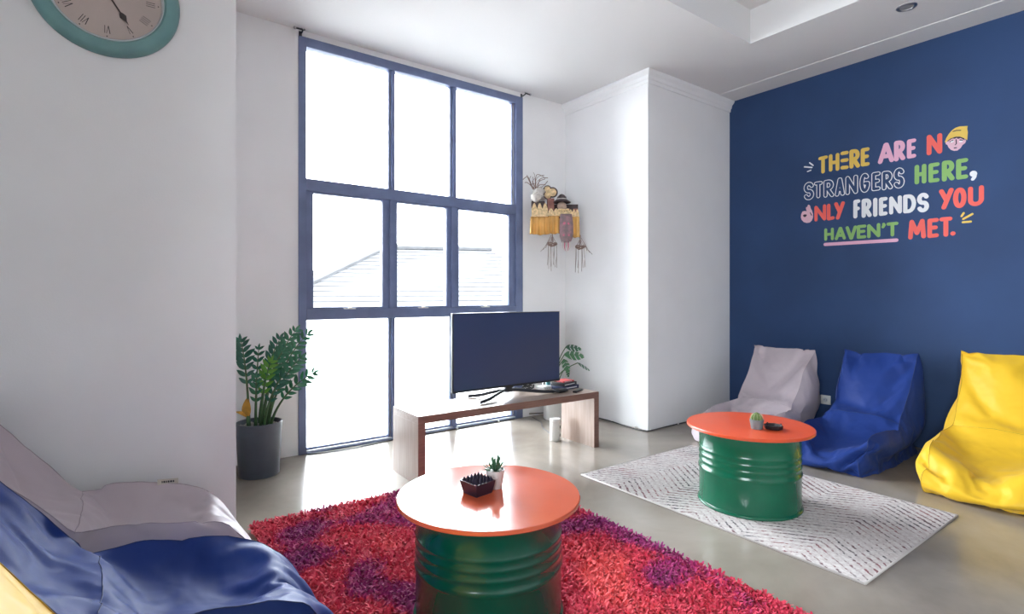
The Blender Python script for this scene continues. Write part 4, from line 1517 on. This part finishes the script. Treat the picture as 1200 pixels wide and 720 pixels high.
DRAWN = {
    'beanie': [[1.402, 2.494], [1.392, 2.523], [1.375, 2.553], [1.354, 2.578], [1.332, 2.591], [1.305, 2.595], [1.257, 2.586], [1.26, 2.565], [1.256, 2.537], [1.26, 2.475], [1.279, 2.496], [1.305, 2.514], [1.332, 2.52], [1.365, 2.513], [1.386, 2.498], [1.395, 2.486]],
    'face': [[1.396, 2.497], [1.386, 2.501], [1.365, 2.523], [1.332, 2.529], [1.295, 2.517], [1.273, 2.488], [1.267, 2.473], [1.273, 2.455], [1.289, 2.445], [1.3, 2.424], [1.321, 2.408], [1.34, 2.409], [1.362, 2.422], [1.378, 2.445], [1.385, 2.467], [1.396, 2.476]],
    'fringe': [[1.386, 2.497], [1.365, 2.514], [1.332, 2.522], [1.305, 2.516], [1.279, 2.496], [1.273, 2.477], [1.289, 2.491], [1.303, 2.502], [1.316, 2.498], [1.327, 2.51], [1.337, 2.505], [1.354, 2.51], [1.37, 2.501], [1.381, 2.492]],
    'hand': [[2.524, 2.053], [2.512, 2.077], [2.488, 2.079], [2.473, 2.072], [2.48, 2.101], [2.479, 2.115], [2.469, 2.113], [2.461, 2.095], [2.463, 2.131], [2.453, 2.135], [2.442, 2.123], [2.435, 2.095], [2.424, 2.074], [2.415, 2.04], [2.415, 2.007], [2.425, 1.98], [2.445, 1.962], [2.473, 1.961], [2.5, 1.972], [2.52, 1.995], [2.528, 2.021]],
    'hand_hole': [[2.51, 2.038], [2.492, 2.047], [2.469, 2.04], [2.48, 2.021], [2.496, 2.019]],
}
LINES = [
    ('dark', 0.0035, [[1.348, 2.565], [1.327, 2.568], [1.3, 2.562]]),
    ('dark', 0.004, [[1.34, 2.432], [1.327, 2.431]]),
    ('dark', 0.0035, [[1.329, 2.496], [1.327, 2.464], [1.334, 2.456]]),
    ('dark', 0.004, [[1.367, 2.488], [1.35, 2.495]]),
    ('dark', 0.004, [[1.305, 2.488], [1.289, 2.482]]),
    ('dark', 0.004, [[2.439, 2.055], [2.427, 2.029]]),
    ('white', 0.006, [[1.359, 2.485], [1.348, 2.487]]),
    ('white', 0.006, [[1.304, 2.475], [1.293, 2.474]]),
]

PAINT = {
    'yellow': mat('mustard_paint', (0.76, 0.52, 0.10), 0.6), 'pink': mat('pink_paint', (0.78, 0.42, 0.57), 0.6), 'coral': mat('coral_paint', (0.84, 0.125, 0.10), 0.6),
    'green': mat('leaf_green_paint', (0.25, 0.47, 0.14), 0.6), 'white': mat('white_paint', (0.80, 0.81, 0.84), 0.6), 'dark': mat('dark_navy_paint', (0.03, 0.02, 0.045), 0.6),
    'skin': mat('pale_pink_paint', (0.74, 0.47, 0.56), 0.6),
}


def arc(cx, cy, rx, ry, a0, a1, n_=10):
    return [(cx + rx * math.cos(math.radians(a0 + (a1 - a0) * i / n_)), cy + ry * math.sin(math.radians(a0 + (a1 - a0) * i / n_))) for i in range(n_ + 1)]


GLYPH = {
    'T': [[(0, 1), (1, 1)], [(0.5, 1), (0.5, 0)]],
    'H': [[(0, 0), (0, 1)], [(1, 0), (1, 1)], [(0, 0.5), (1, 0.5)]],
    'E': [[(1, 1), (0, 1), (0, 0), (1, 0)], [(0, 0.52), (0.85, 0.52)]],
    'e': [[(0, 1), (1, 1)], [(0, 0.5), (1, 0.5)], [(0, 0), (1, 0)]],
    'R': [[(0, 0), (0, 1), (0.45, 1)] + arc(0.45, 0.74, 0.5, 0.26, 90, -90) + [(0.1, 0.48)], [(0.35, 0.46), (1, 0)]],
    'A': [[(0, 0), (0.48, 1), (0.54, 1), (1, 0)], [(0.2, 0.30), (0.82, 0.30)]],
    'N': [[(0, 0), (0, 1), (1, 0), (1, 1)]],
    'S': [arc(0.5, 0.74, 0.46, 0.26, 25, 260, 12) + arc(0.5, 0.25, 0.46, 0.25, 80, -155, 12)],
    'G': [arc(0.5, 0.5, 0.5, 0.5, 50, 340, 20)[:-1] + [(1, 0.30), (1, 0.46), (0.6, 0.46)]],
    'O': [arc(0.5, 0.5, 0.5, 0.5, 0, 360, 24)],
    'U': [[(0, 1), (0, 0.3)] + arc(0.5, 0.28, 0.5, 0.28, 180, 360, 12) + [(1, 1)]],
    'Y': [[(0, 1), (0.52, 0.42)], [(1, 1), (0.25, 0)]],
    'F': [[(1, 1), (0, 1), (0, 0)], [(0, 0.52), (0.85, 0.52)]],
    'I': [[(0.5, 0), (0.5, 1)]],
    'D': [[(0, 0), (0, 1), (0.4, 1)] + arc(0.4, 0.5, 0.6, 0.5, 90, -90, 12) + [(0, 0)]],
    'L': [[(0, 1), (0, 0), (1, 0)]],
    'V': [[(0, 1), (0.47, 0), (0.53, 0), (1, 1)]],
    'M': [[(0, 0), (0.1, 1), (0.5, 0.25), (0.9, 1), (1, 0)]],
}
LETO = Vector((BX, 1.76, 2.2))
let = empty('wall_lettering', LETO)
tag(let, 'painted lettering reading THERE ARE NO STRANGERS HERE, ONLY FRIENDS YOU HAVEN\'T MET.', 'lettering')


def stroke_shape(mb_, pl, r_, off, ry=None):
    """thick round-capped polyline in the wall plane: pl = [(Y, z)]"""
    P_ = [Vector(p) for p in pl]
    for p, q in zip(P_, P_[1:]):
        d_ = q - p
        if d_.length < 1e-6:
            continue
        n_ = Vector((-d_.y, d_.x)).normalized() * r_
        x_ = BX - off - LETO.x - 1e-6 * len(mb_.v)
        mb_.add([(x_, v_.x - LETO.y, v_.y - LETO.z) for v_ in (p + n_, p - n_, q - n_, q + n_)], [(0, 1, 2, 3)])
    for p in P_:
        x_ = BX - off - LETO.x - 1e-6 * len(mb_.v)
        mb_.add([(x_, p.x + r_ * math.cos(t_) - LETO.y, p.y + r_ * math.sin(t_) - LETO.z) for t_ in np.linspace(0, 2 * PI, 12, endpoint=False)], [tuple(range(12))])


def poly_shape(name, pl, m_, off):
    bm_ = bmesh.new()
    vs_ = [bm_.verts.new((BX - off - LETO.x, p[0] - LETO.y, p[1] - LETO.z)) for p in pl]
    f_ = bm_.faces.new(vs_)
    bmesh.ops.triangulate(bm_, faces=[f_])
    return MB().bm(bm_).build(name, m_, let)


def glyph_paths(g, quad, r_):
    bl, br, tr, tl = (Vector(q) for q in quad)
    wdt = (br - bl).length
    hgt = (tl - bl).length
    ix, iy = min(0.46, r_ / wdt), min(0.45, r_ / hgt)
    out_ = []
    for pl in GLYPH[g]:
        o_ = []
        for u, v_ in pl:
            u_, w_ = ix + u * (1 - 2 * ix), iy + v_ * (1 - 2 * iy)
            o_.append(bl.lerp(br, u_).lerp(tl.lerp(tr, u_), w_))
        out_.append(o_)
    return out_


for g, c, quad in LETTERS:
    outline = c == 'outline'
    hgt = (Vector(quad[3]) - Vector(quad[0])).length
    r_ = hgt * (0.100 if hgt > 0.13 else 0.112)
    if outline:
        r_ = hgt * 0.112
    paths = glyph_paths(g, quad, r_)
    mb = MB()
    for pl in paths:
        stroke_shape(mb, pl, r_, 0.0012)
    lo_ = mb.build('letter', PAINT['white' if outline else c], let)
    if outline:
        mb = MB()
        for pl in paths:
            stroke_shape(mb, pl, r_ - 0.0072, 0.0022)
        f_ = mb.build('letter_fill', M_NAVY, lo_)
for c, r_, pl in MARKS:
    mb = MB()
    stroke_shape(mb, pl, r_, 0.0012)
    mb.build('painted_mark', PAINT[c], let)
poly_shape('face', DRAWN['face'], PAINT['skin'], 0.0012)
poly_shape('hair_fringe', DRAWN['fringe'], PAINT['dark'], 0.0020)
poly_shape('beanie', DRAWN['beanie'], PAINT['yellow'], 0.0028)
poly_shape('hand_sign', DRAWN['hand'], PAINT['skin'], 0.0012)
poly_shape('hand_sign_hole', DRAWN['hand_hole'], PAINT['dark'], 0.0022)
for c, r_, pl in LINES:
    mb = MB()
    stroke_shape(mb, pl, r_, 0.0036)
    mb.build('drawn_line', PAINT[c], let)

# ------------------------------------------------------------------ carved shrine with gold cloth hanging across the corner
OA, OB = Vector((3.465, 4.36)), Vector((3.955, 4.00))
od = OB - OA
orn = empty('wall_shrine', ((OA.x + OB.x) / 2, (OA.y + OB.y) / 2, 1.5), math.atan2(od.y, od.x))
tag(orn, 'carved ornament with gold cloth skirt and tassels hanging in the corner by the window', 'wall hanging')
OW = od.length
M_GOLD = mat('gold_satin', (0.82, 0.47, 0.15), 0.24, metal=0.35, var=0.15, var_scale=8)
M_GOLDL = mat('pale_gold_brocade', (0.72, 0.53, 0.29), 0.45, var=0.25, var_scale=45)
M_DKWOOD = mat('dark_carved_wood', (0.055, 0.032, 0.035), 0.55, var=0.3, var_scale=20)
M_REDWOOD = mat('red_brown_wood', (0.28, 0.11, 0.085), 0.6, var=0.2, var_scale=20)
M_WHITECL = mat('white_cloth', (0.62, 0.57, 0.53), 0.8, var=0.12, var_scale=25)
M_BEIGE = mat('beige_mask', (0.52, 0.38, 0.30), 0.7, var=0.15, var_scale=25)
M_TWIG = mat('dry_brown_twig', (0.25, 0.16, 0.13), 0.8, var=0.2, var_scale=30)
M_BROC = mat('grey_brocade', (0.20, 0.155, 0.16), 0.7, col2=(0.34, 0.20, 0.22), var=0.2, var_scale=28)
M_PINK = mat('pink_embroidery', (0.62, 0.16, 0.24), 0.7)
M_STRING = mat('brown_string', (0.30, 0.23, 0.21), 0.8)


def ox(px):
    return (px - 654.5) / 71.0 * OW


def oz(py):
    return 1.25 + (348 - py) / 632.0 * 5.62 - 1.5


MB().box((-OW / 2 + 0.01, -0.14, oz(258) - 0.012), (ox(676.5), 0.05, oz(258) + 0.006), 0.003).build('shelf', M_DKWOOD, orn)
MB().box((-OW / 2 + 0.03, 0.03, oz(258)), (OW / 2 - 0.10, 0.05, oz(240)), 0.003).build('back_board', M_DKWOOD, orn)
MB().tube([(-0.02, 0.055, oz(242)), (0.0, 0.16, oz(236)), (0.06, 0.20, oz(236))], 0.004, 6).build('hanging_wire', M_BLACKMET, orn)


def skirt(x0, x1, z0, z1, y, pleats, amp, flare, name, m_):
    n_ = max(8, int(pleats * 8))
    rows = 8
    vs_, fs_ = [], []
    for j in range(rows + 1):
        t_ = j / rows
        for i in range(n_ + 1):
            u = i / n_
            x_ = x0 + (x1 - x0) * u + (u - 0.5) * flare * t_
            yy = y - amp * (0.25 + 0.75 * t_) * math.sin(u * pleats * 2 * PI + 0.6) - 0.012 * t_
            vs_.append((x_, yy, z0 + (z1 - z0) * t_ + 0.004 * math.sin(u * 9) * t_))
    for j in range(rows):
        for i in range(n_):
            a_ = j * (n_ + 1) + i
            fs_.append((a_, a_ + 1, a_ + n_ + 2, a_ + n_ + 1))
    o_ = obj(name, vs_, fs_, m_, orn, True)
    sd_ = o_.modifiers.new('thickness', 'SOLIDIFY')
    sd_.thickness = 0.003
    return o_


skirt(ox(620), ox(641), oz(257.5), oz(278), -0.15, 3.2, 0.022, 0.02, 'gold_skirt', M_GOLD)
skirt(ox(641), ox(653), oz(256), oz(277), -0.145, 2.5, 0.013, 0.01, 'gold_skirt', M_GOLD)
skirt(ox(667), ox(677), oz(257), oz(281), -0.145, 1.6, 0.016, 0.01, 'gold_skirt', M_GOLD)
skirt(ox(651), ox(668), oz(256), oz(272), -0.132, 2.0, 0.01, 0.0, 'gold_skirt', M_GOLD)


def valance(x0, x1, zb, zt, y, n_, name, m_):
    """scalloped carved band"""
    xs_ = np.linspace(x0, x1, n_ * 6 + 1)
    vs_, fs_ = [], []
    for x_ in xs_:
        u = (x_ - x0) / (x1 - x0) * n_
        zt_ = zb + (zt - zb) * (0.55 + 0.45 * abs(math.sin(u * PI)))
        vs_ += [(x_, y, zb), (x_, y, zt_), (x_, y + 0.012, zt_), (x_, y + 0.012, zb)]
    for i in range(len(xs_) - 1):
        a_ = 4 * i
        for k in range(4):
            fs_.append((a_ + k, a_ + (k + 1) % 4, a_ + 4 + (k + 1) % 4, a_ + 4 + k))
    return obj(name, vs_, fs_, m_, orn)


valance(ox(621), ox(640), oz(257.5), oz(242), -0.158, 3, 'carved_crown', M_GOLDL)
valance(ox(640.5), ox(666), oz(256.5), oz(248), -0.152, 4, 'carved_valance', M_GOLDL)
valance(ox(665), ox(676.5), oz(257.5), oz(249), -0.152, 3, 'carved_valance', M_GOLDL)
MB().box((ox(670), -0.14, oz(253)), (ox(675.5), -0.08, oz(248)), 0.004).build('red_block', M_REDWOOD, orn)
MB().box((ox(621), -0.12, oz(246)), (ox(637), -0.02, oz(239)), 0.006).build('dark_band', M_DKWOOD, orn, True, 40)
MB().box((ox(640), -0.12, oz(250)), (ox(648), -0.02, oz(236)), 0.005).build('red_panel', M_REDWOOD, orn)


def blob(name, c, s_, m_, seed, amp=0.18, sub=3):
    from mathutils import noise
    bm_ = bmesh.new()
    bmesh.ops.create_icosphere(bm_, subdivisions=sub, radius=1)
    for v_ in bm_.verts:
        k_ = 1 + amp * noise.noise(v_.co * 2.2 + Vector((seed, 0, 0)))
        v_.co = Vector((v_.co.x * s_[0], v_.co.y * s_[1], v_.co.z * s_[2])) * k_ + Vector(c)
    return MB().bm(bm_).build(name, m_, orn, True)


blob('white_bundle', (ox(630), -0.08, oz(231)), (0.066, 0.055, 0.068), M_WHITECL, 3, 0.75)
blob('white_bundle', (ox(627), -0.12, oz(235)), (0.05, 0.03, 0.05), M_WHITECL, 8, 0.35)
for px, py, r_ in ((640.5, 232, 0.044), (646, 229, 0.052), (640, 225.5, 0.040)):
    m_ = MB().lathe([(0.0, 0.012), (r_ * 0.35, 0.016), (r_ * 0.62, 0.010), (r_ * 0.80, 0.004), (r_ * 0.82, 0)], 28)
    m_.v = [(x, -z, y) for x, y, z in m_.v]
    o = m_.build('gold_scroll', M_GOLDL, orn, True)
    o.location = (ox(px), -0.10 - 0.004 * r_, oz(py))
    ring = MB().tube([(r_ * 0.9 * math.cos(t_), 0, r_ * 0.9 * math.sin(t_)) for t_ in np.linspace(0, 2 * PI, 29)], r_ * 0.15, 8).build('scroll_rim', M_DKWOOD, o, True)
# dark carved hat above the beige mask
m_ = MB().lathe([(0.088, 0.0), (0.094, 0.006), (0.062, 0.028), (0.050, 0.036), (0.046, 0.060), (0.020, 0.085), (0.0, 0.092)], 28)
o = m_.build('carved_hat', M_DKWOOD, orn, True, 60)
o.location = (ox(657), -0.10, oz(241))
MB().lathe([(0.0505, 0.030), (0.054, 0.033), (0.052, 0.040), (0.0495, 0.042)], 28, (0, 0, 0)).build('hat_band', M_WHITECL, o, True)
blob('mask', (ox(657), -0.11, oz(244.8)), (0.048, 0.035, 0.042), M_BEIGE, 5, 0.15)
MB().tube([(ox(652), -0.155, oz(249.5)), (ox(657), -0.168, oz(250.2)), (ox(665), -0.155, oz(249.5))], 0.010, 8).build('collar', M_GOLDL, orn, True)
# tongue-shaped brocade panel
vs, fs = [], []
nx_, nz_ = 10, 18
x0_, x1_, zt_, zb_ = ox(653.5), ox(669), oz(255), oz(287)
for j in range(nz_ + 1):
    t_ = j / nz_
    wv = (0.82 + 0.18 * math.sin(min(1, t_ * 2.2) * PI / 2)) * (1 if t_ < 0.7 else math.cos((t_ - 0.7) / 0.3 * 0.95))
    for i in range(nx_ + 1):
        u = i / nx_ * 2 - 1
        vs.append(((x0_ + x1_) / 2 + u * (x1_ - x0_) / 2 * wv, -0.172 - 0.02 * (1 - u * u) - 0.015 * math.sin(t_ * PI), zt_ + (zb_ - zt_) * t_))
for j in range(nz_):
    for i in range(nx_):
        a = j * (nx_ + 1) + i
        fs.append((a, a + 1, a + nx_ + 2, a + nx_ + 1))
pan = obj('brocade_panel', vs, fs, M_BROC, orn, True)
sd = pan.modifiers.new('thickness', 'SOLIDIFY')
sd.thickness = 0.005
for px, py, s_ in ((659, 266, 0.016), (663, 266.5, 0.016), (661, 268, 0.018), (658, 279, 0.010), (664, 279, 0.010)):
    bm = bmesh.new()
    bmesh.ops.create_icosphere(bm, subdivisions=2, radius=s_, matrix=Matrix.Translation((ox(px), -0.207, oz(py))) @ Matrix.Scale(0.2, 4, (0, 1, 0)))
    MB().bm(bm).build('flower', M_PINK, pan, True)
for k in range(5):
    x_ = ox(657.5 + k * 2.0)
    MB().tube([(x_, -0.185, oz(286)), (x_ + 0.002 * (k - 2), -0.185, oz(292)), (x_ - 0.004 * (k - 2), -0.185, oz(297.5 - abs(k - 2)))], [0.007, 0.006, 0.002], 6).build('fringe', M_WHITECL if k % 2 == 0 else M_PINK, pan, True)
rr = random.Random(12)
for cx_, cy_, y_ in ((645.5, 278, -0.14), (678.5, 281, -0.12)):
    t_ = MB()
    t_.tube([(ox(cx_), y_, oz(cy_ - 3)), (ox(cx_), y_, oz(cy_ + 9))], 0.006, 6)
    ts = t_.build('tassel', M_STRING, orn, True)
    for k in range(2):
        MB().tube([(ox(cx_) + (0.045 - 0.012 * k) * math.cos(a_), y_ + 0.03 * math.sin(a_), oz(cy_ + 10) + 0.012 * math.sin(a_ * 2 + k) - 0.012 * k) for a_ in np.linspace(0, 2 * PI, 25)], 0.006, 6).build('ring', M_TWIG, ts, True)
    for k in range(8):
        a_ = 2 * PI * k / 8 + 0.3
        x_ = ox(cx_) + 0.044 * math.cos(a_)
        yy = y_ + 0.03 * math.sin(a_)
        L_ = oz(cy_ + rr.uniform(33, 42))
        MB().tube([(ox(cx_), y_, oz(cy_ + 1)), (x_, yy, oz(cy_ + 10)), (x_ + rr.uniform(-.006, .006), yy, (oz(cy_ + 10) + L_) / 2), (x_ + rr.uniform(-.012, .012), yy, L_)], 0.0024, 5).build('string', M_STRING, ts, True)
    for k in range(3):
        sg = -1 if cx_ < 660 else 1
        MB().tube([(ox(cx_) + sg * 0.01, y_, oz(cy_)), (ox(cx_ + sg * (5 + 2 * k)), y_ - 0.02, oz(cy_ + 8 + 3 * k)), (ox(cx_ + sg * (8 + 3 * k)), y_ - 0.02, oz(cy_ + 15 + 2 * k))], 0.0022, 5).build('string', M_STRING, ts, True)
for k in range(16):
    a_ = rr.uniform(0.5, 2.6)
    L_ = rr.uniform(0.08, 0.22)
    b0 = Vector((ox(626 + rr.uniform(-3, 4)), -0.06 + rr.uniform(-.03, .03), oz(225)))
    b1 = b0 + Vector((math.cos(a_) * L_ * 0.5, rr.uniform(-.03, .02), math.sin(a_) * L_ * 0.7))
    b2 = b0 + Vector((math.cos(a_) * L_ + rr.uniform(-.05, .08), rr.uniform(-.05, .02), math.sin(a_) * L_ * rr.uniform(0.5, 1.1)))
    MB().tube(catmull([b0, b1, b2], 5), 0.0022 if k > 8 else 0.0035, 5).build('twig', M_TWIG, orn, True)
